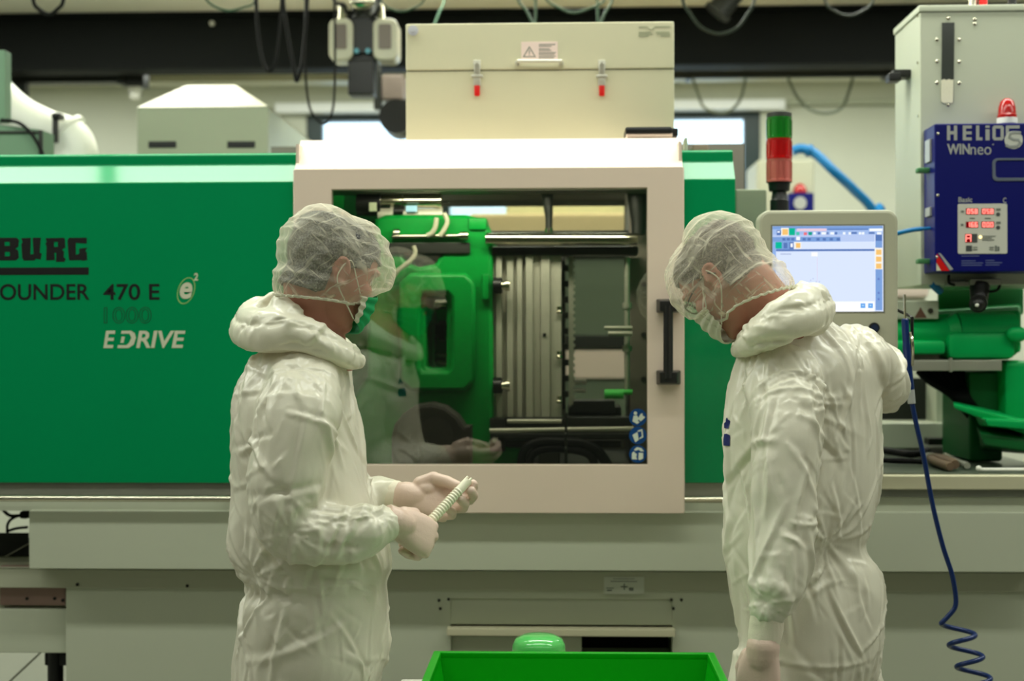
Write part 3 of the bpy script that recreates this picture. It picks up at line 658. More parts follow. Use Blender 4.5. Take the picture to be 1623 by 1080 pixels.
# mould plates with ridges
xs = [(778, 786, 4.16), (786, 796, 4.14), (796, 803, 4.17), (803, 814, 4.145), (814, 819, 4.16), (819, 828, 4.14), (828, 833, 4.165), (833, 845, 4.135), (845, 857, 4.15), (857, 872, 4.14), (872, 890, 4.15)]
k = MB()
for x0, x1, y_ in xs: k.pbox(x0, 404, x1, 662, y_, .35, .0015)
k.build('mould_plate', M['steel'], mach)
k = MB(); p = W(863, 531, 4.139); k.cyl(p, p + Vector((0, -.003, 0)), .0055, n=16); k.build('eye_bolt_hole', M['ink'], mach)
for py in (453, 612):
    k = MB(); k.cyl(W(782, py, 4.1), W(795, py, 4.1), .02); k.pbox(781, py - 13, 796, py + 12, 4.09, .05, .004); c_ = k.build('water_coupling', M['black'], mach)
    k = MB(); k.cyl(W(795, py, 4.1), W(805, py, 4.1), .012); k.cyl(W(801, py, 4.1), W(808, py, 4.1), .016); k.build('coupling_nut', M['chrome'], c_)
# rack between the mould halves
k = MB(); k.pbox(901, 404, 909, 642, 4.2, .02, .001)
for i in range(22): k.pbox(909, 410 + i * 10.4, 911.5, 415 + i * 10.4, 4.2, .02, .001)
k.build('toothed_rack', mat('pale_steel', (176, 176, 160), .4, .5, var=.06), mach)
k = MB()
for i in range(9): k.pbox(891, 420 + i * 25, 902, 430 + i * 25, 4.24, .03, .002)
k.pbox(891, 404, 896, 650, 4.26, .03); k.build('rack_holder', M['darksteel'], mach)
for py in (495, 566, 637):
    k = MB(); k.sph(W(886, py, 4.14), .008, (1.2, .7, .7)); k.cyl(W(886, py - 9, 4.15), W(886, py - 4, 4.15), .007); k.build('clip', M['chrome'], mach)
k = MB(); k.tube([W(994, 408, 4.16), W(994, 622, 4.16)], .0085, 14); k.cyl(W(994, 480, 4.16), W(994, 489, 4.16), .014); k.cyl(W(994, 548, 4.16), W(994, 558, 4.16), .014); k.tube([W(958, 520, 4.15), W(1002, 520, 4.15)], .006, 10); k.tube([W(964, 529, 4.13), W(1002, 529, 4.13)], .007, 10)
k.build('ejector_rod', mat('pale_steel', 0), mach)
k = MB(); k.cyl(W(958, 625, 4.14), W(988, 625, 4.14), .014); k.cyl(W(988, 622, 4.14), W(1002, 622, 4.14), .008); k.build('end_cap', mat('light_green_plastic', (70, 200, 84), .35, var=.04), mach)
k = MB(); k.pbox(906, 635, 975, 655, 4.2, .1, .004); k.pbox(900, 645, 985, 663, 4.25, .2, .004); k.build('ejector_block', M['black'], mach)
ib('shelf_plate', mat('pale_steel', 0), [(910, 602, 930, 610, 4.4, .1), (910, 617, 928, 623, 4.4, .1)], .003)
# hoses hanging at the top
for pts, r in (([(866, 296), (868, 320), (870, 345), (870, 366)], [.02, .016, .011, .01]), ([(1008, 294), (1010, 325), (1012, 350), (1012, 372)], [.03, .026, .022, .02])):
    c_ = crv([W(a, b, 4.2) for a, b in pts], 5); rr = list(np.interp(np.linspace(0, 3, len(c_)), [0, 1, 2, 3], r)); k = MB(); k.tube(c_, rr, 14); k.build('dropper_hose', M['darksteel'], mach)
k = MB(); k.cyl(W(870, 362, 4.19), W(870, 370, 4.19), .012); k.build('hose_end', M['chrome'], mach)
ib('top_beam', mat('grey_guard_sheet', 0), [(430, 270, 1120, 300, 4.05, .12), (640, 298, 1120, 317, 4.6, .2)], .004)
# lower bars and hoses
ib('bed_bar', M['darksteel'], [(776, 662, 1002, 676, 4.12, .1), (776, 688, 1004, 697, 4.08, .06), (776, 664, 800, 716, 4.1, .2)], .003)
k = MB(); k.tube([W(776, 683, 4.06), W(1004, 680, 4.06)], .007, 14); k.tube([W(804, 668, 4.06), W(890, 668, 4.06)], .006, 12); k.build('bed_rod', M['steel'], mach)
ib('bed_bar', M['black'], [(800, 699, 985, 710, 4.14, .1)], .003)
ib('support_column', mat('grey_column_paint', (112, 112, 104), .45, .2, var=.05), [(853, 662, 888, 790, 4.16, .06)], .006)
for pts in ([(822, 760), (830, 716), (850, 702), (880, 700), (930, 706), (956, 730), (966, 760)], [(836, 760), (842, 724), (862, 712), (896, 712), (935, 722), (948, 760)], [(890, 704), (920, 702), (950, 716), (972, 750)]):
    k = MB(); k.tube(crv([W(a, b, 4.05) for a, b in pts]), .012, 12); k.build('hose', M['rubber'], mach)
k = MB(); k.tube([W(897, 655, 4.02), W(897, 745, 4.02)], .004, 8); k.sph(W(897, 690, 4.015), .007); k.sph(W(897, 712, 4.015), .006); k.build('cord', M['darksteel'], mach)
# dark motor cover at the bottom left, behind the pane
k = MB(); pc = W(686, 694, 4.0); out = P2([(628, 762), (628, 694), (632, 676), (644, 660), (662, 648), (684, 645), (704, 650), (722, 664), (734, 682), (740, 682), (740, 762)], 4.0)
k.mesh(plate_mesh(out, [], 3.98, .1, .012)); k.cyl(W(690, 690, 3.985), W(690, 690, 3.96), .05); k.build('motor_cover', mat('charcoal_cover', (58, 54, 50), .55, var=.1), mach)
ib('bed_floor', M['darksteel'], [(430, 745, 1130, 775, 4.05, .8)], 0)
il = bpy.data.lights.new('interior_fill', 'AREA'); il.shape, il.size, il.size_y = 'RECTANGLE', .7, .05; il.energy = 5; il.color = (1, .95, .8)  # added fill light, no such source seen, lifts the dark machine interior
ilo = bpy.data.objects.new('interior_fill', il); COL.objects.link(ilo); ilo.location = (X(800, 3.9), 3.92, Z(285, 3.92)); ilo.rotation_euler = (math.radians(32), 0, 0)

# ================================================================== cream box on top of the machine
YX = 4.02
bx = thing('cream_box', (X(855, YX), YX + .2, Z(216, YX)), 'tall cream steel box with two red-tipped latches above the machine door', 'box')
a, b = W(643.5, 240, YX), W(1068.5, 109, YX); zs = Z(111.5, YX, 856)
zt_ = Z(36, YX, 856)
k = MB(); k.box(a.x, b.x, YX, YX + .42, Z(230, YX, 856), zs, .003); k.build('body', M['cream'], bx)
k = MB(); k.box(a.x, b.x, YX - .002, YX + .42, zs + .0022, zt_, .004); lid = k.build('lid', M['cream'], bx)
k = MB(); k.box(a.x + .003, b.x - .003, YX + .006, YX + .4, zs - .002, zs + .003); k.build('seal', M['darksteel'], bx)
for px in (756, 954):
    l = bpy.data.objects.new('latch', None); COL.objects.link(l); l.parent = bx; l.location = Vector(W(px, 112, YX)) - root_loc(bx)
    k = MB(); k.pbox(px - 6, 95, px + 6, 109, YX - .008, .006, .002); k.pbox(px - 5, 100, px + 5, 130, YX - .014, .006, .002); k.pbox(px - 9, 118, px + 9, 122.5, YX - .018, .012, .002); k.pbox(px - 6, 122, px + 6, 136, YX - .012, .009, .002)
    k.cyl(W(px, 103, YX - .014), W(px, 103, YX - .02), .006); k.cyl(W(px, 112, YX - .014), W(px, 112, YX - .022), .007); k.build('latch_plate', M['zinc'], l)
    k = MB(); k.pbox(px - 4.5, 135, px + 4.5, 152, YX - .016, .010, .0035); k.build('latch_grip', M['red'], l)
k = MB(); k.tube(crv([W(820, 100, YX), W(822, 97, YX - .022), W(826, 97, YX - .028), W(884, 97, YX - .028), W(888, 97, YX - .022), W(890, 100, YX)], 6), .005, 10)
for px in (821, 889): p = W(px, 100, YX); k.cyl(p + Vector((0, .0, 0)), p + Vector((0, -.006, 0)), .008)
k.build('handle', M['zinc'], lid)
k = MB(); p = W(655, 49, YX); k.cyl(p, p + Vector((0, -.007, 0)), .0145); k.cyl(p + Vector((0, -.007, 0)), p + Vector((0, -.012, 0)), .007, n=6); k.build('bolt', mat('zinc_bolt', (190, 190, 196), .35, .6, var=.05), lid)
k = MB(); k.pbox(826, 66.5, 884, 94, YX - .0032, .001, 0); st = k.build('warning_sticker', M['pink'], lid)
ysx = YX - .0034; tri = P2([(839, 73), (849.5, 90.5), (828.5, 90.5)], ysx); tri_i = P2([(839, 76.3), (847, 89.2), (831, 89.2)], ysx)
k = MB().mesh(plate_mesh(tri, [tri_i], ysx, .0006)); k.pbox(838.2, 79, 839.8, 85, ysx, .0006, 0); k.pbox(838.2, 86.3, 839.8, 87.8, ysx, .0006, 0)
for i, (y_, w_) in enumerate(((70, 26), (72.8, 20), (77, 17), (79.6, 20), (83, 27), (85.6, 25), (88.6, 27), (91.2, 24))): k.pbox(854, y_, 854 + w_, y_ + 1.1, ysx, .0006, 0)
k.build('sticker_print', mat('grey_print', 0), st, False)
k = MB()
for x0, y_, x1 in ((1012, 42, 1026), (1037, 41.6, 1062), (1012, 50.5, 1032), (1012, 53.4, 1034), (1012, 56.3, 1028), (1039, 50.3, 1061), (1041, 53.2, 1062), (1047, 56.2, 1062)): k.pbox(x0, y_, x1, y_ + 1.5, YX - .0028, .0006, 0)
k.tube([W(x_, y_, YX - .0028) for x_, y_ in ((1027, 43), (1029, 46), (1031.5, 47), (1034, 46), (1036, 43))], .0012, 6)
k.build('maker_print', mat('grey_green_print', (150, 154, 126), .6, var=.03), lid, False)
g = thing('cable_duct', (X(1032, 3.9), 3.9, Z(217, 3.9)), 'flat black cable duct at the right lower corner of the cream box', 'cable duct')
k = MB(); k.pbox(991, 201, 1066, 212, 3.86, .1, .006); k.pbox(1055, 203, 1075, 216, 3.87, .1, .004); k.build('body', M['black'], g)
k = MB(); k.pbox(993, 211, 1066, 217, 3.865, .09, .002); k.build('base', M['door'], g)
g = thing('limit_switch', (X(1090, 3.9), 3.9, Z(255, 3.9)), 'small beige and black switch block on the right green cover', 'switch')
k = MB(); k.pbox(1085, 218, 1090, 240, 3.95, .06, .002); k.build('body', M['beige'], g)
k = MB(); k.pbox(1085, 238, 1097, 247.5, 3.93, .08, .003); k.build('base', M['black'], g)
tag(MB().box(X(1099, 4.3), X(1124, 4.3), 4.3, 4.4, Z(270, 4.3), Z(230, 4.3), .006).build('junction_box', mat('brown_grey_box', (128, 112, 96), .5, var=.05)), 'small brown-grey box above the right green cover, before the window', 'box')

# ================================================================== right side: deck, injection unit, dryer, monitor
k = MB(); xd0 = X(1168, 3.82)
k.box(xd0, X(1700, 3.8), 3.79, 4.90, Z(776, 3.8, 1500), Z(754, 3.8, 1500), .004); k.build('deck', M['cream'], mach)
k = MB(); k.box(xd0, X(1700, 3.8), 3.83, 4.86, Z(754, 3.8, 1500) + .0002, Z(754, 3.8, 1500) + .003); k.build('deck_sheet', mat('dark_green_grey_sheet', (88, 98, 84), .3, .2, var=.08), mach)
k = MB(); k.pbox(1390, 671, 1545, 712, 4.55, .3, .006); k.pbox(1484, 600, 1560, 675, 4.62, .2, .004); k.build('rear_box', M['beige'], mach)
k = MB(); k.pbox(1472, 695, 1530, 706, 4.48, .06, .004); k.build('rear_rail', M['darksteel'], mach)
k = MB(); k.pbox(1390, 600, 1480, 668, 4.75, .05, 0); k.build('rear_panel', M['darksteel'], mach)
k = MB(); k.pbox(1166, 300, 1216, 620, 4.15, .4, .006); k.build('side_panel', mat('grey_green_panel', (150, 160, 136), .5, var=.03), mach)
zdk = Z(754, 3.8, 1500)

iu = thing('injection_unit', (X(1540, 4.2), 4.25, zdk), 'green injection unit on a pale slide plate below the blue control box', 'injection unit')
k = MB(); k.cyl(W(1406, 532, 4.13), W(1506, 532, 4.13), .052, n=32); k.cyl(W(1500, 532, 4.13), W(1516, 530, 4.13), .052, .062, 32); k.cyl(W(1516, 530, 4.13), W(1606, 530, 4.13), .062, n=32); k.build('barrel_housing', M['green_iu'], iu)
k = MB(); k.hull8([W(1408, 502, 4.13), W(1618, 492, 4.13), W(1618, 560, 4.1), W(1408, 558, 4.1)], [W(1408, 496, 4.4), W(1618, 480, 4.4), W(1618, 560, 4.4), W(1408, 558, 4.4)])
k.build('barrel_cover', M['green_iu'], iu, True, .012)
k = MB(); k.pbox(1502, 526, 1612, 570, 4.06, .2, .02); k.pbox(1410, 540, 1500, 562, 4.05, .2, .012); k.build('cover_step', M['green_iu'], iu)
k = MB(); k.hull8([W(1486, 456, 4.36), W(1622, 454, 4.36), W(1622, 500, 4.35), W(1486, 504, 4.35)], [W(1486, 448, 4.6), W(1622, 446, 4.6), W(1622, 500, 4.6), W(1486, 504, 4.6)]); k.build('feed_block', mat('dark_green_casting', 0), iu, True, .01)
k = MB(); p = W(1612, 530, 4.05); k.sph(p, .028, (1.1, .6, .8)); k.build('knob', M['green_iu'], iu)
k = MB(); k.pbox(1420, 477, 1488, 506, 4.08, .2, .004); k.build('terminal_box', M['beige'], iu)
ya = 4.0792; k = MB().mesh(plate_mesh(P2([(1459, 487), (1469, 504), (1449, 504)], ya), [], ya, .0006)); k.pbox(1458.3, 494, 1459.7, 500, ya, .0006, 0); k.build('warning_triangle', mat('brown_print', (110, 76, 60), .5, var=.04), iu, False)
k = MB(); p = W(1474, 493, 4.08); k.cyl(p, p + Vector((0, -.006, 0)), .008, n=14); k.build('screw', M['chrome'], iu)
k = MB(); k.pbox(1440, 571, 1588, 588, 4.05, .3, .003); k.pbox(1506, 568, 1510, 590, 4.045, .02, .001); k.pbox(1440, 558, 1490, 572, 4.12, .1); k.build('slide_plate', mat('pale_steel', 0), iu)
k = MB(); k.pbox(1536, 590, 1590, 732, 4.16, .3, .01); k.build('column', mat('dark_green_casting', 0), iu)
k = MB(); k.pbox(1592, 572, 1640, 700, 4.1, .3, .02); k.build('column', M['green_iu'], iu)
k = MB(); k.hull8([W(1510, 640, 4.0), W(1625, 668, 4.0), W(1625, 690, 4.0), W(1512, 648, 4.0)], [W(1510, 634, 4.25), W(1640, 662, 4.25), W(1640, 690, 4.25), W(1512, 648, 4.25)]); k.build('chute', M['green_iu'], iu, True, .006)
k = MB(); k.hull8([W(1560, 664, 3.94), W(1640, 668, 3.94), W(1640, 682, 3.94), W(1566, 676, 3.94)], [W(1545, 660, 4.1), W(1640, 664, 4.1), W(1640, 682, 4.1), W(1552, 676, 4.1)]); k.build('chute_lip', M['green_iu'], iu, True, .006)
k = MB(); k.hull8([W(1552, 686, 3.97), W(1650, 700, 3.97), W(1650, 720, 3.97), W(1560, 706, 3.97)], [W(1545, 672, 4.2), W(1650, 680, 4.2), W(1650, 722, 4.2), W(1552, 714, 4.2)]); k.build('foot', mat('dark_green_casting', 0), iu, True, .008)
for i in range(7):
    k = MB(); k.tube(crv([W(1456 + i * 11, 588, 4.22), W(1474 + i * 9, 604 + i, 4.2), W(1500 + i * 5, 620, 4.18), W(1518 + i * 3, 636, 4.16), W(1548 + i * 4, 676, 4.2), W(1556 + i * 3, 708, 4.2)]), .012, 10); k.build('cable', M['rubber'], iu)

dr = thing('material_dryer', (X(1550, 4.05), 4.2, zdk), 'tall beige material dryer with a blue control box at the right edge', 'dryer')
YF = 4.02; a, b = W(1459, 500, YF), W(1700, 19, YF)
k = MB(); k.box(a.x, b.x, YF, YF + .30, Z(452, YF, 1560), Z(19, YF, 1520), .004); body = k.build('cabinet', M['beige'], dr)
k = MB(); k.box(a.x - .004, b.x, YF - .004, YF + .304, Z(19, YF, 1520) + .001, Z(8, YF, 1520), .003); k.build('lid', M['beige'], dr)
k = MB(); k.box(X(1690, YF), b.x, YF + .02, YF + .05, zdk + .005, Z(452, YF, 1560) - .0005); k.build('stand', M['beige'], dr)
# sight glass with white granulate
sg = P2([(1493, 36), (1512.5, 36), (1511, 162), (1508, 163.5), (1495, 163.5), (1491.5, 160)], YF - .001)
part('sight_glass', plate_mesh(sg, [], YF - .003, .003), mat('dark_sight_glass', (58, 62, 58), .15, var=.1), dr)
part('granulate', plate_mesh(P2([(1492.2, 127), (1496, 125.5), (1500, 127), (1504, 125.5), (1508, 126.8), (1511.2, 126), (1510.5, 162), (1508, 163.5), (1495, 163.5), (1491.5, 160)], YF - .004), [], YF - .0045, .002), mat('white_granulate', (226, 222, 196), .6, bump=.6, bscale=400, var=.08, vscale=200), dr)
for p_ in ((1503, 29), (1485, 63), (1520, 63), (1485, 97.5), (1520, 98), (1485, 131.5), (1520, 132), (1502.5, 166.5), (1545, 31), (1545, 38)):
    k = MB(); p = W(*p_, YF); k.sph(p, .0055, (1, .6, 1), 12); k.build('dome_screw', M['chrome'], dr)
k = MB(); xs_ = a.x; k.box(xs_ - .05, xs_ + .001, YF + .1, YF + .16, Z(130, 4.15), Z(118, 4.15), .004); k.box(xs_ - .065, xs_ - .03, YF + .09, YF + .14, Z(137, 4.15), Z(124, 4.15), .004); k.build('hinge', M['black'], dr)
for py in (29, 103, 187):
    k = MB(); k.cyl((a.x - .003, YF + .02, Z(py, YF)), (a.x + .001, YF + .02, Z(py, YF)), .004, n=10); k.build('side_screw', M['chrome'], dr)
for i, (x0, x1) in enumerate(((1537, 1546), (1556, 1560), (1596, 1612))):
    k = MB(); p = W((x0 + x1) / 2, 10, YF + .15); k.cyl(p - Vector((0, 0, .01)), p + Vector((0, 0, .06)), .012); k.build('pipe_stub', [M['chrome'], M['red'], M['black']][i], dr)
# control box
YB2 = 3.90
cb = bpy.data.objects.new('control_box', None); COL.objects.link(cb); cb.parent = dr; cb.location = Vector((X(1560, YB2), YB2, Z(430, YB2))) - root_loc(dr)
cz1, cz0 = Z(195.5, YB2, 1550), Z(431, YB2, 1550)
k = MB(); k.box(X(1482, YB2), X(1720, YB2), YB2, YF + .0, cz0, cz1, .005); k.build('housing', M['blue'], cb)
for p_ in ((1484.5, 212), (1484, 310), (1483, 408)):
    k = MB(); p = W(p_[0] + 2, p_[1], YB2); k.sph(p, .004, (1, .5, 1), 10); k.build('screw', M['chrome'], cb)
k = MB()
for py0, py1 in ((222, 258), (330, 344)): k.box(X(1480, YB2) - .003, X(1482, YB2) + .001, YB2 + .03, YB2 + .08, Z(py1, YB2), Z(py0, YB2), .001)
k.build('side_label', M['silver'], cb)
for py in (270, 415): MB().box(X(1480, YB2) - .03, X(1482, YB2) + .002, YB2 + .05, YB2 + .08, Z(py + 4, YB2), Z(py - 4, YB2), .004).build('hinge', mat('dull_green_clip', (70, 130, 80), .5, var=.04), cb)
hm = MB(); ys2 = YB2 - .0007
for ch, x0, x1 in (('H', 1501, 1517), ('E', 1526, 1540), ('L', 1547, 1557), ('I', 1562, 1568.5), ('O', 1573, 1591), ('S', 1594, 1616)):
    yt_, yb_ = 199, 222.5; q = 5.0
    rects = {'H': [(x0, yt_, x0 + q, yb_), (x1 - q, yt_, x1, yb_), (x0, 208, x1, 213)], 'E': [(x0, yt_, x0 + q, yb_), (x0, yt_, x1, yt_ + 4.6), (x0, 208.5, x1, 213), (x0, yb_ - 4.6, x1, yb_)],
             'L': [(x0, yt_, x0 + q, yb_), (x0, yb_ - 4.6, x1, yb_)], 'I': [(x0, 205, x1, yb_), (x0, yt_, x1, 202.6)],
             'O': [(x0, yt_ + 2, x0 + q, yb_ - 2), (x1 - q, yt_ + 2, x1, yb_ - 2), (x0 + 2, yt_, x1 - 2, yt_ + 4.6), (x0 + 2, yb_ - 4.6, x1 - 2, yb_)],
             'S': [(x0, yt_ + 1, x0 + q, 212), (x0 + 1, yt_, x1, yt_ + 4.6), (x0, 208.5, x1 - 1, 213), (x1 - q, 211, x1, yb_ - 1), (x0, yb_ - 4.6, x1 - 1, yb_)]}[ch]
    for i_, r_ in enumerate(rects): hm.pbox(*r_, ys2 - .00012 * i_, .0006, 0)
    if ch in 'HELIO': hm.pbox(x0 - .3, 203.3, x1 + .3, 204.0, ys2 - .0003, .0004, 0) if False else None
hm.build('lettering', M['silver'], cb, False)
part('lettering', ptext('WIN', 1501, 228, 1537, 245, YB2, bold=.03), M['silver'], cb)
part('lettering', ptext('neo', 1538, 233, 1571, 245.5, YB2), M['silver'], cb)
part('lettering', plate_mesh(ell(W(1574, 229, ys2).x, W(1574, 229, ys2).z, .002, .002, 12), [], ys2, .0006), M['silver'], cb)
p = W(1606.5, 222, ys2); part('round_badge', plate_mesh(ell(p.x, p.z, .0245, .0245), [], ys2 - .0008, .0016), mat('pale_grey_badge', (200, 202, 192), .4, var=.02), cb)
k = MB(); k.tube([W(x_, y_, ys2 - .0016) for x_, y_ in ((1618, 211), (1608, 210), (1601, 212), (1600, 218), (1606, 221.5), (1614, 222), (1617, 227), (1612, 232), (1600, 233), (1594, 230))], .0042, 8)
k.bm.verts.ensure_lookup_table()
for v in k.bm.verts: v.co.y = ys2 - .0016 + (v.co.y - (ys2 - .0016)) * .1
k.build('badge_mark', mat('grey_badge_mark', (146, 150, 146), .4, var=.02), cb)
# clear plastic pocket
k = MB(); a2, b2 = W(1573, 287, YB2), W(1700, 251, YB2)
k.mesh(plate_mesh(rrect(a2.x, a2.z, b2.x, b2.z, .012), [rrect(a2.x + .006, a2.z + .007, b2.x - .006, b2.z - .004, .01)], YB2 - .004, .004, .001)); k.build('clear_pocket_rim', mat('clear_pocket_plastic', (150, 160, 180), .12, trans=.6, var=.05), cb)
# display panel
pn = W(1518, 402.5, YB2), W(1596, 323, YB2)
dp = part('display_panel', plate_mesh(rrect(pn[0].x, pn[0].z, pn[1].x, pn[1].z, .004, 3), [], YB2 - .002, .002), mat('pale_grey_panel', (204, 204, 192), .4, var=.02), cb)
yd = YB2 - .0035
k = MB()
for r_ in ((1531, 330.5, 1550.5, 340), (1555.5, 330.5, 1575.5, 340), (1531, 351.5, 1550.5, 361), (1555.5, 351.5, 1575.5, 361), (1530, 371, 1540, 384.5)): k.pbox(*r_, yd, .001, 0)
k.build('display_window', M['ledback'], dp, False)
def seg7(mb, s, px0, py0, px1, py1, Y):
    segs = {'0': 'abcdef', '5': 'afgcd', '8': 'abcdefg', '1': 'bc', '6': 'afgedc', 'A': 'abcefg'}
    n = len(s.replace('.', '')); w_ = (px1 - px0) / n; i = 0
    for ch in s:
        if ch == '.':
            mb.pbox(px0 + i * w_ - .7, py1 - 1, px0 + i * w_ + .1, py1, Y, .0006, 0); continue
        x0 = px0 + i * w_ + .8; x1 = px0 + (i + 1) * w_ - .8; ym_ = (py0 + py1) / 2; t = 1.15
        R_ = {'a': (x0, py0, x1, py0 + t), 'b': (x1 - t, py0, x1, ym_), 'c': (x1 - t, ym_, x1, py1), 'd': (x0, py1 - t, x1, py1), 'e': (x0, ym_, x0 + t, py1), 'f': (x0, py0, x0 + t, ym_), 'g': (x0, ym_ - t / 2, x1, ym_ + t / 2)}
        for j_, q_ in enumerate(segs[ch]): mb.pbox(*R_[q_], Y - .0001 * j_, .0006, 0)
        i += 1
k = MB()
seg7(k, '058', 1532, 331.5, 1550, 339, yd - .0008); seg7(k, '058', 1556.5, 331.5, 1575, 339, yd - .0008)
seg7(k, '16.6', 1532, 352.5, 1550, 360, yd - .0008); seg7(k, '00.0', 1556.5, 352.5, 1575, 360, yd - .0008); seg7(k, 'A', 1530, 372, 1540, 383.5, yd - .0008)
k.build('display_digits', M['ledred'], dp, False)
DGB = mat('dark_grey_button', (70, 74, 72), .5, var=.05)
for r_ in ((1540.5, 371, 1549, 384.5), (1531, 389.5, 1540.5, 398.5)): MB().pbox(*r_, yd, .001, 0).build('button', DGB, dp, False)
for py in (340, 361): p = W(1582, py, yd); MB().mesh(plate_mesh(ell(p.x, p.z, .0055, .0055, 16), [], yd, .001)).build('button', DGB, dp, False)
k = MB()
for r_ in ((1523, 334, 1528, 337), (1523, 355, 1527, 358), (1537, 345.5, 1545, 347), (1561, 345.5, 1570, 347), (1579, 330.5, 1586, 334), (1579, 351.5, 1586, 355), (1557, 374, 1578, 375.2), (1557, 377, 1572, 378.2), (1557, 380, 1576, 381.2), (1542, 391.5, 1549, 393), (1542, 395, 1549, 396.5), (1568, 391.5, 1575, 393), (1568, 395, 1575, 396.5), (1577, 389.5, 1580, 398), (1581, 391, 1584, 398)): k.pbox(*r_, yd, .001, 0)
k.build('panel_print', mat('grey_print', 0), dp, False)
k = MB(); k.sph(W(1554, 376, yd), .004, (1, .5, 1), 10); k.build('indicator_lamp', mat('lit_indicator', (255, 230, 170), .4, emit=(255, 225, 150), estr=2.0, var=.02), dp)
k = MB().mesh(ptext('Basic', 1519, 312.5, 1541, 321, YB2, bold=.02)).mesh(ptext('C', 1589.5, 313.5, 1595, 322, YB2, bold=.02)); k.build('lettering', M['silver'], cb, False)
k = MB()
for x0, y_, x1 in ((1524, 405.5, 1552), (1524, 413, 1546), (1524, 416.5, 1558), (1524, 420, 1556), (1562, 412.5, 1576), (1562, 416, 1588), (1562, 419.5, 1584)): k.pbox(x0, y_, x1, y_ + 1.1, ys2, .0006, 0)
k.build('fine_print', mat('grey_blue_print', (96, 106, 150), .5, var=.03), cb, False)
part('red_stripe', plate_mesh(P2([(1485, 402), (1505, 429.5), (1492, 429.5), (1484, 416)], ys2), [], ys2, .0006), M['red'], cb)
part('white_corner', plate_mesh(P2([(1484, 417), (1492, 429.5), (1484, 429.5)], ys2 - .0001), [], ys2, .0006), M['whiteink'], cb)
part('grey_stripe', plate_mesh(P2([(1487, 401), (1491, 402), (1511, 427), (1506, 429)], ys2), [], ys2 - .0001, .0006), M['silver'], cb)
k = MB(); p = W(1596, 195.5, 3.97); k.lathe(p + Vector((0, 0, -.002)), [(.0275, 0), (.0275, .014), (.0275, .016)], 28); k.build('beacon_base', M['white'], dr)
k = MB(); k.lathe(p + Vector((0, 0, .014)), [(.026, 0), (.0265, .008), (.0245, .010), (.023, .03), (.018, .046), (.008, .054), (.001, .0555)], 28); k.build('beacon_lens', M['redlens'], dr)
# feed valve under the control box
k = MB(); k.pbox(1538, 442, 1588, 452, 3.97, .1, .003); k.pbox(1502, 446, 1540, 454, 3.99, .05, .003); k.build('feed_flange', mat('pale_steel', 0), dr)
k = MB(); p = W(1552, 452, 3.98); k.cyl(W(1553, 452, 3.99), W(1551, 482, 3.97), .028, .022); k.cyl(W(1551, 480, 3.975), W(1550, 482, 3.92), .024); k.sph(W(1550, 482, 3.92), .02); k.build('feed_valve', M['black'], dr)
k = MB(); k.sph(W(1548.5, 484, 3.9), .005); k.build('valve_button', M['white'], dr)
k = MB(); k.tube(crv([W(1586, 448, 3.98), W(1582, 458, 3.97), W(1574, 462, 3.97), W(1562, 462, 3.98)]), .004, 8); k.tube(crv([W(1504, 436, 3.95), W(1504, 448, 3.95), W(1512, 452, 3.97)]), .004, 8); k.build('wire', M['rubber'], dr)
k = MB(); k.tube(crv([W(1420, 371, 4.0), W(1435, 367, 3.97), W(1450, 364, 3.955), W(1462, 363, 3.95)]), .0065, 10); k.tube([W(1460, 363, 3.95), W(1476, 362, 3.95)], .005, 10); k.build('air_line', M['airhose'], dr)
k = MB(); k.tube(crv([W(1472, 434, 4.05), W(1478, 450, 4.03), W(1490, 462, 4.05)]), .011, 10)
k.build('air_line', M['airhose'], dr)

# ---- signal tower
tw = thing('signal_tower', (X(1236, 4.05), 4.05, Z(350, 4.05)), 'signal tower with green, red and pale red lenses beside the monitor', 'signal light')
c_ = Vector((X(1235.5, 4.05), 4.05, 0)); zz = lambda py: Z(py, 4.05, 1236)
Rl = .0355
def stage(name, m, p0, p1, R):
    k = MB(); z0, z1 = zz(p1), zz(p0); h = z1 - z0
    k.lathe(c_ + Vector((0, 0, z0)), [(R * 1.03, 0), (R * 1.03, h * .1), (R * .97, h * .12), (R * .97, h * .9), (R * 1.0, h * .92), (R * 1.0, h)], 32)
    for i in range(10):
        a_ = i * math.pi / 5; k.box(c_.x + R * .98 * math.cos(a_) - .0018, c_.x + R * .98 * math.cos(a_) + .0018, 4.05 + R * .98 * math.sin(a_) - .0018, 4.05 + R * .98 * math.sin(a_) + .0018, z0 + h * .12, z0 + h * .9)
    return k.build(name, m, tw)
k = MB(); k.lathe(c_ + Vector((0, 0, zz(187))), [(Rl, 0), (Rl, zz(181) - zz(187)), (Rl * .96, zz(179.5) - zz(187))], 32); k.build('cap', M['darksteel'], tw)
stage('green_lens', M['greenlens'], 187, 220.5, Rl); stage('red_lens', M['redlens'], 220.5, 253, Rl); stage('pale_lens', M['palelens'], 253, 289.5, Rl)
k = MB(); k.lathe(c_ + Vector((0, 0, zz(345))), [(.026, 0), (.026, zz(318) - zz(345)), (.023, zz(316) - zz(345)), (.02, zz(306) - zz(345)), (.02, zz(304) - zz(345)), (.029, zz(303) - zz(345)), (.031, zz(291) - zz(345)), (Rl, zz(289.6) - zz(345))], 28)
k.box(c_.x - .02, c_.x + .02, 4.05 - .02, 4.2, zz(352), zz(340)); k.build('stem', M['black'], tw)

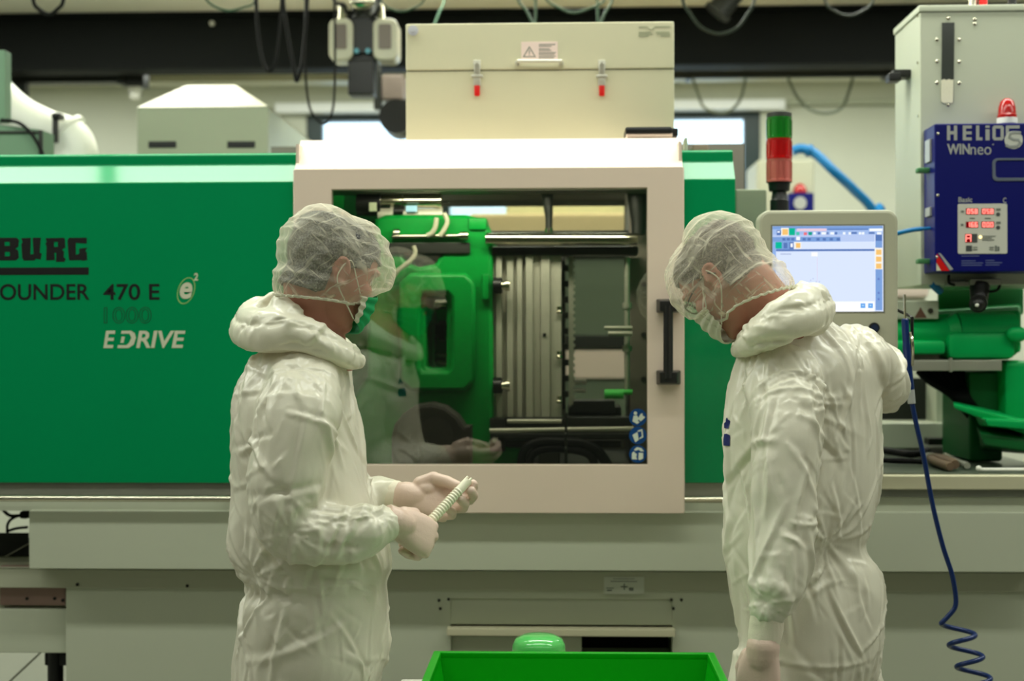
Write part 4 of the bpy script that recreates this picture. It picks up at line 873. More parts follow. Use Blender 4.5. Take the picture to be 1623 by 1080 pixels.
# ---- control monitor
YM = 3.62
mo = thing('monitor', (X(1313, YM), YM, zdk), 'beige touch-screen control monitor with a lit pale blue screen', 'monitor')
a, b = W(1208.5, 612, YM), W(1418.5, 337.5, YM)
shell = MB().mesh(plate_mesh(rrect(a.x, a.z, b.x, b.z, .02, 6), [], YM, .07, .008)); shell.build('housing', mat('monitor_beige_plastic', (170, 170, 148), .45, bump=.05, bscale=300, var=.02), mo)
sx0, sz0, sx1, sz1 = W(1224.5, 495, YM).x, W(1310, 494, YM).z, W(1399.5, 358, YM).x, W(1310, 358.5, YM).z
def emis(name, c, s=1.0):
    if name in MATS: return MATS[name]
    return mat(name, tuple(v * .2 for v in c), .3, emit=c, estr=s, var=.02)
def srect(mb, u0, v0, u1, v1, lift):
    """rectangle on the screen, in pixel coordinates of the photo"""
    mb.pbox(u0, v0, u1, v1, YM - .0012 - lift, .0006, 0)
k = MB(); k.box(sx0 - .004, sx1 + .004, YM - .001, YM + .002, sz0 - .004, sz1 + .004); k.build('bezel', M['alu'], mo, False)
k = MB(); k.box(sx0, sx1, YM - .0018, YM, sz0, sz1); scr = k.build('screen', emis('screen_pale_blue', (212, 224, 248)), mo, False)
L = {}
def sc(color, r, lift=.001): L.setdefault(color, []).append((r, lift))
SB = (120, 156, 212); DB = (84, 116, 178)
sc(SB, (1224.5, 359, 1399, 363.5)); sc((158, 184, 230), (1224.5, 363.5, 1399, 372)); sc((180, 198, 236), (1224.5, 372, 1386, 383)); sc(SB, (1224.5, 376, 1332, 383), .0016); sc((140, 172, 226), (1224.5, 383, 1230, 494))
sc((120, 156, 212), (1230, 383, 1258, 396)); sc((84, 116, 178), (1230, 395.5, 1386, 398)); sc(SB, (1387.5, 372, 1398.5, 492)); sc(DB, (1387.5, 372, 1398, 382), .0016)
sc((240, 236, 226), (1386.5, 393, 1399, 427), .0016)
for v in (396, 407, 418): sc((240, 190, 110), (1388.5, v, 1397, v + 8), .0022)
sc((240, 236, 226), (1238, 361.5, 1250, 374), .0016); sc((240, 190, 110), (1240, 363.5, 1249, 372.5), .0022); sc((0, 176, 140), (1250.5, 362, 1260, 373), .0016)
sc(DB, (1231, 365, 1238, 373), .0016); sc((235, 240, 250), (1232, 366.5, 1236, 369), .0022)
sc((70, 190, 170), (1262, 368, 1267, 373), .0016); sc((230, 110, 120), (1274, 368.5, 1279, 373), .0016); sc((0, 150, 130), (1281.5, 368, 1287, 373), .0016)
sc((228, 200, 214), (1263, 362.5, 1310, 366.5), .0016); sc((246, 250, 252), (1378, 362.5, 1398.5, 366.5), .0016); sc(DB, (1311, 363, 1376, 364.5), .0016)
for u, w_ in ((1289, 4), (1302, 9), (1316, 6), (1336, 4), (1345, 4), (1361, 4), (1366, 4), (1390, 7)): sc((236, 242, 252), (u, 368, u + w_, 372), .0016)
for u in (1296, 1309, 1323): sc(DB, (u, 368, u + 4, 372), .0016)
for u in (1349, 1377): sc(DB, (u, 368, u + 9, 371), .0016)
for u in (1240, 1247, 1254, 1272, 1280, 1294, 1304, 1315, 1326): sc(DB, (u, 377.5, u + 5, 381.5), .0022)
sc((240, 242, 248), (1262, 375.5, 1268, 381), .0022); sc((0, 180, 150), (1229, 384, 1239, 394), .0022); sc((84, 116, 178), (1242, 385, 1248, 394), .0022); sc((84, 116, 178), (1251, 384, 1258, 395), .0022); sc((240, 242, 248), (1253, 386, 1256.5, 392), .0026)
sc((238, 236, 230), (1259, 384, 1270, 394.5), .0016); sc((240, 190, 110), (1261.5, 385.5, 1268.5, 393), .0022)
sc((244, 244, 250), (1286, 400, 1296, 406.5)); sc((160, 172, 206), (1237, 402.3, 1254, 403.6)); sc((218, 206, 226), (1295, 408, 1295.8, 446))
for u, v in ((1288, 441), (1284, 443.5), (1298, 446), (1301, 452), (1293, 446), (1289, 460), (1300, 456)): sc((176, 186, 222), (u, v, u + 1.6, v + 1.6))
sc((90, 100, 160), (1289, 450.5, 1292.5, 454)); sc((248, 250, 255), (1230, 478.5, 1386, 494))
for u in (1364, 1376): sc((92, 160, 230), (u, 481, u + 7.5, 488.5), .0016); sc((190, 220, 246), (u + 2.5, 483.5, u + 5, 485.5), .0022)
for v in (441, 463, 473): sc((96, 120, 190), (1391, v, 1394, v + 3), .0016)
for c_i, rs in L.items():
    k = MB()
    for r_, l_ in rs: srect(k, *r_, l_)
    k.build('screen_graphic', emis('screen_%d_%d_%d' % c_i, c_i), scr, False)
k = MB(); p = W(1385, 520, YM); k.lathe(p, [(.0135, 0), (.0135, -.006), (.0115, -.009), (.0115, -.007), (.001, -.007)], 28, 'Y'); k.build('button_ring', M['black'], mo)
k = MB(); k.cyl(p + Vector((0, -.006, 0)), p + Vector((0, -.0105, 0)), .0095); k.build('button', mat('dark_blue_button', (28, 40, 64), .35, var=.05), mo)
k = MB(); k.box(X(1290, YM), X(1335, YM), YM + .07, YM + .25, Z(590, YM), Z(480, YM), .01); k.box(X(1295, YM), X(1330, YM), YM + .19, YM + .27, zdk + .004, Z(520, YM), .006); k.build('support_arm', M['alu'], mo)

# ---- blow gun with coiled hose, hung at the right edge of the monitor
yg = 3.57
bgn = thing('blow_gun', (X(1436, yg), yg, Z(560, yg)), 'blue air blow gun with dark blue coiled hose hanging at the right of the monitor', 'blow gun')
k = MB(); k.tube([W(1433.5, 467, yg), W(1434.5, 508, yg)], .0032, 10); k.build('nozzle', M['chrome'], bgn)
k = MB(); k.tube(crv([W(1434.5, 505, yg), W(1435, 520, yg), W(1436.5, 545, yg), W(1439, 580, yg), W(1443, 620, yg)]), [.006] + [.009] * 16 + [.010] * 15 + [.009], 12); k.build('grip', M['hose'], bgn)
k = MB(); k.tube(crv([W(1442, 528, yg - .006), W(1446, 540, yg - .02), W(1447, 560, yg - .02), W(1446, 580, yg - .01)]), .0035, 8); k.build('trigger', M['chrome'], bgn)
k = MB(); k.tube([W(1423, 492, YM + .03), W(1440, 500, YM + .0), W(1445.5, 503, yg + .015), W(1445.5, 575, yg + .015)], .0042, 8); k.build('hook', M['black'], bgn)
k = MB(); k.cyl(W(1443, 618, yg), W(1445, 640, yg), .0095); k.build('hose_fitting', M['silver'], bgn)
pts = [W(a_, b_, yg) for a_, b_ in ((1445, 637), (1452, 672), (1464, 725), (1478, 800), (1494, 865), (1508, 908), (1514, 940), (1514, 962), (1502, 978), (1492, 988))]
path = crv(pts, 6)
cx0, cx1 = W(1514, 990, yg), W(1545, 1140, yg)
Rc = .036; N = 4 * 20
start = pts[-1]
for i in range(1, N + 1):
    t = i / N; ang = math.pi + 2 * math.pi * (t * 4)
    c0 = Vector((start.x + Rc, yg, start.z)); c1 = c0 + Vector((.075, 0, -.215))
    q = c0 + (c1 - c0) * t
    path.append(q + Vector((Rc * math.cos(ang), -Rc * .9 * math.sin(ang) * 1.0, .006 * math.sin(ang))))
last = path[-1]; path += crv([last, last + Vector((-.01, .02, -.15)), last + Vector((.02, .12, -.5)), Vector((last.x + .05, 3.74, .02))], 8)[1:]
k = MB(); k.tube(path, .0062, 10); k.build('coiled_hose', M['hose'], bgn)

# ---- things lying on the deck
zk = zdk + .004
g = thing('pliers', (X(1485, 3.95), 3.95, zk), 'brown-handled pliers lying on the dark deck by the blue hose', 'pliers')
D_ = lambda px, Y, h=.01: Vector((X(px, Y, 740), Y, zk + h))
k = MB(); k.tube(crv([D_(1478, 4.12, .016), D_(1490, 4.04, .02), D_(1502, 3.96, .02), D_(1514, 3.88, .018)]), [.01] + [.014] * 23 + [.012], 12); k.tube(crv([D_(1474, 4.12, .016), D_(1480, 4.02, .016), D_(1494, 3.93, .014), D_(1506, 3.87, .013)]), [.01] + [.012] * 23 + [.011], 12); k.build('handle', M['brown'], g)
k = MB(); k.cyl(D_(1476, 4.1, .018), D_(1470, 4.22, .018), .016, .006); k.build('jaw', M['steel'], g)
k = MB(); k.tube([D_(1498, 4.3, .012), D_(1530, 3.95, .012)], .006, 10); k.tube([D_(1528, 3.97, .012), D_(1533, 3.91, .012)], .009, 10)
tag(k.build('screwdriver', mat('pale_steel', 0)), 'slim pale metal rod lying across the deck right of the pliers', 'rod')
k = MB(); k.tube([D_(1553, 3.86, .006), D_(1640, 3.86, .006)], .005, 8); k.sph(D_(1551, 3.86, .009), .008)
tag(k.build('probe', M['white']), 'thin white probe with a black tip at the right deck edge', 'probe')
k = MB(); k.tube(crv([D_(1395, 4.45, .013), D_(1420, 4.36, .013), D_(1445, 4.28, .013), D_(1462, 4.34, .013), D_(1470, 4.44, .013)]), .011, 10)
tag(k.build('cable', M['rubber']), 'thick black cable lying on the deck behind the right person', 'cable')
k = MB(); k.tube(crv([D_(1390, 4.12, .01), D_(1420, 4.09, .01), D_(1445, 4.08, .01), D_(1462, 4.06, .01)]), .008, 10)
tag(k.build('cable', M['rubber']), 'straight black cable lying across the deck nearer the camera', 'cable')

# ================================================================== foreground: table, crate, green jar
ztb = .72
tb = thing('work_table', (.1, 2.75, 0), 'white-topped table in the foreground carrying the green crate', 'table')
yfe = (1.48 - ztb) * FPX / 538
tx0, tx1 = X(636, yfe, 1078), .335
k = MB(); k.box(tx0, tx1, 2.30, yfe, ztb - .025, ztb, .004); k.build('table_top', M['white'], tb)
for xx in (tx0 + .04, tx1 - .04):
    for yy in (2.34, yfe - .04):
        k = MB(); k.box(xx - .02, xx + .02, yy - .02, yy + .02, .0, ztb - .026, .003); k.build('leg', M['alu'], tb)
YQ = 2.93; zq = Z(1036, YQ, 910); qx0, qx1 = X(694, YQ, 1036), X(1126, YQ, 1036)
cr = thing('green_crate', ((qx0 + qx1) / 2, 2.72, ztb), 'bright green plastic crate on the white table in the foreground', 'crate')
y0q = YQ - .40; tz = ztb + .002; tt = .004; ins = .022
k = MB()
bi0 = (qx0 + ins, qx1 - ins, y0q + ins, YQ - ins)
A = [(qx0, y0q, zq), (qx1, y0q, zq), (qx1, YQ, zq), (qx0, YQ, zq)]; Bm = [(bi0[0], bi0[2], tz), (bi0[1], bi0[2], tz), (bi0[1], bi0[3], tz), (bi0[0], bi0[3], tz)]
for i in range(4):
    j = (i + 1) % 4
    a_, b_, c_, d_ = [Vector(v) for v in (A[i], A[j], Bm[j], Bm[i])]
    n_ = (b_ - a_).cross(Vector((0, 0, 1))).normalized() * -tt
    k.hull8([a_, b_, c_, d_], [a_ + n_, b_ + n_, c_ + n_, d_ + n_])
k.box(bi0[0], bi0[1], bi0[2], bi0[3], tz, tz + .004); k.build('tub', M['crate'], cr)
k = MB()
o_ = .010
for (x0, x1, y0, y1) in ((qx0 - o_, qx1 + o_, YQ - .006, YQ + o_), (qx0 - o_, qx1 + o_, y0q - o_, y0q + .006), (qx0 - o_, qx0 + .007, y0q, YQ), (qx1 - .007, qx1 + o_, y0q, YQ)): k.box(x0, x1, y0, y1, zq - .014, zq + .002, .004)
k.build('rim', M['crate'], cr)
YJ = 3.04; jr = (X(896, YJ) - X(810, YJ)) / 2; jc = Vector((X(853, YJ), YJ, ztb)); jh = Z(1007, YJ, 853) - ztb
k = MB(); k.lathe(jc + Vector((0, 0, .001)), [(jr * .8, 0), (jr * .86, .01), (jr * .86, jh * .45), (jr * .97, jh * .6), (jr, jh * .72), (jr * .97, jh * .84), (jr * .86, jh * .93), (jr * .6, jh * .985), (jr * .3, jh), (.001, jh)], 40)
tag(k.build('lidded_jar', mat('glossy_light_green_plastic', (88, 200, 100), .14, coat=.6, var=.04)), 'glossy light green domed jar standing behind the green crate', 'jar')

# ================================================================== the two people
def to_arrays(me):
    n = len(me.vertices); V = np.empty(n * 3, 'f'); me.vertices.foreach_get('co', V)
    F = [tuple(p.vertices) for p in me.polygons]
    return V.reshape(-1, 3).astype('d'), F
def from_arrays(name, V, F):
    me = bpy.data.meshes.new(name); me.from_pydata([tuple(v) for v in V], [], F); me.update(); return me
def remesh(mb, voxel, smooth=3):
    me = bpy.data.meshes.new('r'); bmesh.ops.recalc_face_normals(mb.bm, faces=mb.bm.faces[:]); mb.bm.to_mesh(me); mb.bm.free()
    o = bpy.data.objects.new('r', me); COL.objects.link(o)
    m = o.modifiers.new('r', 'REMESH'); m.mode = 'VOXEL'; m.voxel_size = voxel
    out = bpy.data.meshes.new_from_object(o.evaluated_get(bpy.context.evaluated_depsgraph_get()))
    bpy.data.objects.remove(o); bpy.data.meshes.remove(me)
    V, F = to_arrays(out); bpy.data.meshes.remove(out)
    E = edges_of(F)[0]
    for _ in range(smooth):
        V = V + .5 * (nbr_mean(V, E) - V)
    return V, F
def edges_of(F):
    q = [f for f in F if len(f) == 4]; t = [f for f in F if len(f) == 3]
    e = []; d = np.zeros((0, 2), int)
    if q:
        q = np.array(q); e += [q[:, [0, 1]], q[:, [1, 2]], q[:, [2, 3]], q[:, [3, 0]]]; d = np.vstack([q[:, [0, 2]], q[:, [1, 3]]])
    if t:
        t = np.array(t); e += [t[:, [0, 1]], t[:, [1, 2]], t[:, [2, 0]]]
    e = np.unique(np.sort(np.vstack(e), 1), axis=0)
    return e, d
def scat(idx, val, n): return np.stack([np.bincount(idx, val[:, k], n) for k in range(3)], 1)
def nbr_mean(V, E):
    n = len(V); s = scat(E[:, 0], V[E[:, 1]], n) + scat(E[:, 1], V[E[:, 0]], n)
    c = np.bincount(E.ravel(), minlength=n)[:, None]
    return s / np.maximum(c, 1)
def normals(V, F):
    q = np.array([f if len(f) == 4 else (f[0], f[1], f[2], f[2]) for f in F])
    nn = np.cross(V[q[:, 2]] - V[q[:, 0]], V[q[:, 3]] - V[q[:, 1]])
    N = sum(scat(q[:, k], nn, len(V)) for k in range(4))
    return N / np.maximum(np.linalg.norm(N, axis=1, keepdims=True), 1e-12)
def snoise(V, freq, seed):
    """smooth pseudo-noise: sum of random plane waves"""
    r = np.random.RandomState(seed); out = np.zeros(len(V))
    for _ in range(14):
        k = r.normal(size=3); k *= freq * r.uniform(.5, 1.3) / np.linalg.norm(k)
        out += np.sin(V @ k + r.uniform(0, 6.28))
    return out / 3.7
def wrinkle(V, F, seed=1, its=160, grow=.05, din=.012, dout=.022, dt=.02, kb=.12, g=.0004, gz=None, loose=None, amp=.004, freq=45):
    """excess cloth settling over its form: lengths grow, the sheet buckles, within limits"""
    E, D = edges_of(F); A = np.vstack([E, D]); n = len(V)
    N = normals(V, F); x0 = V.copy()
    L0 = np.linalg.norm(V[A[:, 0]] - V[A[:, 1]], axis=1)
    loose = np.ones(n) if loose is None else loose
    gr = 1 + grow * .5 * (loose[A[:, 0]] + loose[A[:, 1]])
    if gz is not None:
        d = np.abs((V[A[:, 1]] - V[A[:, 0]])[:, 2]) / np.maximum(L0, 1e-9); gr = gr + gz * d * .5 * (loose[A[:, 0]] + loose[A[:, 1]])
    R = L0 * gr
    x = V + N * (amp * snoise(V, freq, seed) * loose)[:, None]
    val = np.bincount(A.ravel(), minlength=n)[:, None]
    for it in range(its):
        x[:, 2] -= g * loose
        for _ in range(2):
            d = x[A[:, 1]] - x[A[:, 0]]; l = np.linalg.norm(d, axis=1)
            c = d * ((l - R) / np.maximum(l, 1e-9) * .5)[:, None]
            x += 1.5 * (scat(A[:, 0], c, n) - scat(A[:, 1], c, n)) / val
        u = x - x0
        u += kb * (nbr_mean(u, E) - u)
        h = (u * N).sum(1); t = u - h[:, None] * N
        h = np.clip(h, -din * loose, dout * loose)
        tl = np.linalg.norm(t, axis=1); t *= (np.minimum(tl, dt * loose + 1e-5) / np.maximum(tl, 1e-9))[:, None]
        x = x0 + h[:, None] * N + t
    return x
def fold(V, N, pts, width, amp, sharp=1.5):
    """raise a fold (or press a crease, amp < 0) along a line through 3-D points"""
    P = np.array([tuple(p) for p in crv(pts, 6)]); best = np.full(len(V), 9.); tt = np.zeros(len(V))
    for i in range(len(P) - 1):
        a, b = P[i], P[i + 1]; ab = b - a; t = np.clip(((V - a) @ ab) / max(ab @ ab, 1e-12), 0, 1)
        d = np.linalg.norm(V - (a + t[:, None] * ab), axis=1); m = d < best
        best[m] = d[m]; tt[m] = (i + t[m]) / (len(P) - 1)
    w = np.exp(-(best / width) ** sharp) * np.minimum(1, np.minimum(tt, 1 - tt) * 5 + .15)
    return V + N * (amp * w)[:, None]

def creases(V, N, count, seed, amp, wr, lr, mask, vert=.6):
    """scattered straight folds of random length, the crumpling of thin stiff cloth"""
    r = np.random.RandomState(seed + 77); out = V.copy(); n = len(V)
    for _ in range(count):
        i = r.randint(n); n0 = N[i]
        d = r.normal(size=3) * np.array([1, 1, 1 + 2.5 * vert]); d -= n0 * (d @ n0); d /= np.linalg.norm(d); b = np.cross(n0, d)
        L = r.uniform(*lr); w_ = r.uniform(*wr); cur = r.normal() * .8 / max(L, .01) * .12; a_ = amp * r.uniform(.4, 1.2) * (1 if r.rand() < .7 else -.8)
        rel = V - V[i]; t = rel @ d; s_ = rel @ b
        m = (np.abs(t) < L) & (np.abs(s_) < w_ * 8) & (N @ n0 > .35) & (np.abs(rel @ n0) < .06)
        if not m.any(): continue
        u = np.abs(t[m]) / L; q = s_[m] - cur * t[m] ** 2
        prof = np.exp(-np.abs(q / w_) ** 1.4) - .55 * np.exp(-np.abs((q - 2.0 * w_) / (1.5 * w_)) ** 1.5)
        out[m] += N[m] * (a_ * prof * (1 - u ** 2) * mask[m])[:, None]
    return out
def gather(V, N, c, seed, n, amp, r0, r1):
    """folds raying out from a gathered spot"""
    r = np.random.RandomState(seed); rel = V - np.array(c); R = np.linalg.norm(rel, axis=1)
    nb = N[np.argmin(R)]; ex = np.cross([0, 0, 1], nb); ex /= np.linalg.norm(ex); ez = np.cross(nb, ex)
    a = np.arctan2(rel @ ez, rel @ ex); h = np.zeros(len(V))
    for k in range(n):
        a0 = r.uniform(-math.pi, math.pi); w_ = r.uniform(.05, .11); ln = r.uniform(.5, 1.0) * r1
        da = (a - a0 + math.pi) % (2 * math.pi) - math.pi
        h += r.uniform(.5, 1) * np.exp(-np.abs(da / w_) ** 1.5) * np.clip(R / r0, 0, 1) * np.clip(1 - R / ln, 0, 1)
    h -= .8 * np.exp(-(R / (r0 * 1.0)) ** 2)
    h[N @ nb < .1] = 0
    return V + N * (amp * h)[:, None]

def loft(mb, secs, n=36, sub=4, expo=2.0):
    """skin through elliptical sections (centre, half axis a, half axis b)"""
    C = crv([s[0] for s in secs], sub); A = crv([s[1] for s in secs], sub); B = crv([s[2] for s in secs], sub)
    rings = []
    for c, a, b in zip(C, A, B):
        ring = []
        for k in range(n):
            t = 2 * math.pi * k / n; ct, st = math.cos(t), math.sin(t)
            ring.append(mb.bm.verts.new(c + a * math.copysign(abs(ct) ** (2 / expo), ct) + b * math.copysign(abs(st) ** (2 / expo), st)))
        rings.append(ring)
    for P, Q in zip(rings, rings[1:]):
        for k in range(n): mb.bm.faces.new((P[k], P[(k + 1) % n], Q[(k + 1) % n], Q[k]))
    mb.bm.faces.new(rings[0][::-1]); mb.bm.faces.new(rings[-1])
def limb(mb, pts, dr=0.0, sub=5, n=20):
    """limb through (px, py, Y, radius)"""
    c = crv([W(p[0], p[1], p[2]) for p in pts], sub)
    r = np.interp(np.linspace(0, len(pts) - 1, len(c)), range(len(pts)), [max(p[3] - dr, .012) for p in pts])
    mb.tube(c, list(r), n)
    mb.sph(c[0], r[0]); mb.sph(c[-1], r[-1] * .98)

def hand(mb, wrist, d, nrm, left, flex, thumb, s=1.0, grow=0.0):
    """palm, four jointed fingers and a thumb. d: wrist to knuckles, nrm: back of the hand; flex: bends per finger"""
    d = Vector(d).normalized(); nrm = Vector(nrm); nrm = (nrm - d * nrm.dot(d)).normalized()
    side = d.cross(nrm) if left else nrm.cross(d)
    P = lambda x, y, z: Vector(wrist) + (d * x + side * y + nrm * z) * s
    loft(mb, [(P(x, y, z), side * (a * s + grow), nrm * (b * s + grow)) for x, y, z, a, b in ((-.03, 0, 0, .027, .020), (0, 0, 0, .0285, .0195), (.025, .002, -.001, .036, .020), (.055, .002, 0, .042, .0175), (.082, 0, .001, .042, .0145), (.096, -.002, 0, .038, .0115))], 20, 4, 2.6)
    mb.sph(P(.035, .022, -.010), .02 * s + grow, (1.2, 1, .8))
    base = ((.091, .031), (.097, .0105), (.092, -.011), (.081, -.031))
    lens = ((.043, .026, .021), (.048, .030, .022), (.044, .028, .022), (.034, .021, .019))
    for (bx, by), ln, fx, rad in zip(base, lens, flex, (.0096, .0098, .0092, .0082)):
        p = P(bx - .012, by, -.002); pts = [p]; rs = [rad + grow]; a = 0.0
        pts.append(P(bx, by, 0)); rs.append(rad * 1.08 + grow)
        spread = by * fx[3] if len(fx) > 3 else by * .8
        cur = Vector((bx, by, 0))
        for L_, f_, k in zip(ln, fx, (1.0, .95, .86)):
            a += math.radians(f_)
            cur = cur + Vector((math.cos(a) * L_, spread * L_ , -math.sin(a) * L_))
            pts.append(P(*cur)); rs.append(rad * k * .95 + grow)
        full, fr_ = [], []
        for i in range(len(pts) - 1):
            for t in (0, .33, .66): full.append(pts[i].lerp(pts[i + 1], t)); fr_.append(rs[i] * (1 - t) + rs[i + 1] * t)
        full.append(pts[-1]); fr_.append(rs[-1])
        mb.tube(full, fr_, 12)
        for q, r_ in zip(pts[1:], rs[1:]): mb.sph(q, r_ * 1.02, n=12)
    tp = [P(*t) for t in thumb]; tr_ = [.0165 * s + grow, .0135 * s + grow, .0112 * s + grow, .0095 * s + grow]
    mb.tube(tp, tr_, 12)
    for q, r_ in zip(tp, tr_): mb.sph(q, r_ * 1.02, n=12)

HEAD = ((-.112, .070, .035, .018), (-.104, .090, .004, .038), (-.085, .096, -.028, .052), (-.055, .097, -.058, .063), (-.03, .098, -.076, .069), (0, .098, -.092, .0735), (.03, .103, -.103, .077), (.06, .100, -.106, .0755), (.09, .086, -.098, .067), (.11, .064, -.078, .051), (.121, .034, -.05, .030), (.126, .004, -.02, .008))
HZ = [h[0] for h in HEAD]
def head_pt(z, th, off=0.0):
    """point on the head form, in head axes: x forward, y to the right, z up"""
    fr_, bk, hw = (np.interp(z, HZ, [h[i] for h in HEAD]) for i in (1, 2, 3))
    c, sx = (fr_ + bk) / 2, (fr_ - bk) / 2
    ct, st = math.cos(th), math.sin(th)
    e = 2 / 2.25
    return Vector((c + (sx + off) * math.copysign(abs(ct) ** e, ct), (hw + off) * math.copysign(abs(st) ** e, st), z))
class Head:
    def __init__(s, org, az, pitch, roll=0.0, k=1.0):
        s.k = k
        fh = Vector((math.cos(az), math.sin(az), 0)); up = Vector((0, 0, 1))
        s.f = fh * math.cos(pitch) - up * math.sin(pitch); s.u = up * math.cos(pitch) + fh * math.sin(pitch); s.r = s.f.cross(s.u)
        q = Matrix.Rotation(roll, 3, s.f); s.u = q @ s.u; s.r = q @ s.r
        s.o = Vector(org)
        s.rot = Matrix(((s.f.x, s.r.x, s.u.x), (s.f.y, s.r.y, s.u.y), (s.f.z, s.r.z, s.u.z)))
    def P(s, v): return s.o + (s.f * v[0] + s.r * v[1] + s.u * v[2]) * s.k
    def build(s, mb):
        n = 40; rings = []
        for z in np.linspace(-.112, .1255, 34):
            rings.append([mb.bm.verts.new(s.P(head_pt(z, 2 * math.pi * k / n))) for k in range(n)])
        for A, B in zip(rings, rings[1:]):
            for k in range(n): mb.bm.faces.new((A[k], A[(k + 1) % n], B[(k + 1) % n], B[k]))
        mb.bm.faces.new(rings[0][::-1]); mb.bm.faces.new(rings[-1])
        mb.tube([s.P((.094, 0, .028)), s.P((.104, 0, .008)), s.P((.114, 0, -.010)), s.P((.118, 0, -.022))], [.008, .009, .011, .0125], 12)
        mb.sph(s.P((.117, 0, -.024)), .0125); mb.sph(s.P((.106, .011, -.027)), .009); mb.sph(s.P((.106, -.011, -.027)), .009)
        mb.sph(s.P((.093, 0, -.052)), .017, (.6, 1.35, .35), rot=s.rot); mb.sph(s.P((.092, 0, -.063)), .016, (.6, 1.2, .4), rot=s.rot)
        mb.sph(s.P((.085, 0, -.098)), .022, (.8, 1.1, .8), rot=s.rot)
        for e in (-1, 1):
            mb.sph(s.P((.088, e * .032, .034)), .02, (.7, 1.5, .45), rot=s.rot)           # brow
            mb.sph(s.P((.074, e * .047, -.018)), .026, (.8, .7, .8), rot=s.rot)            # cheekbone
            R = s.rot @ Matrix.Rotation(math.radians(-12), 3, 'Y') @ Matrix.Rotation(e * math.radians(22), 3, 'Z')
            c = s.P((-.008, e * .078, -.002))
            mb.sph(c, .031, (.56, .17, 1.0), rot=R)
            pts = []
            for k in range(15):
                a = math.radians(-60 + 250 * k / 14); pts.append(c + R @ Vector((-.016 * math.cos(a + math.pi) * -1, e * .006, .029 * math.sin(a))))
            mb.tube(pts, .0042, 8); mb.sph(c + R @ Vector((.006, e * .004, -.027)), .008, (.8, .6, 1), rot=R)

SKIN = mat('skin', (178, 122, 104), 0.55, bump=0.15, bscale=260, var=0.08, vscale=25)
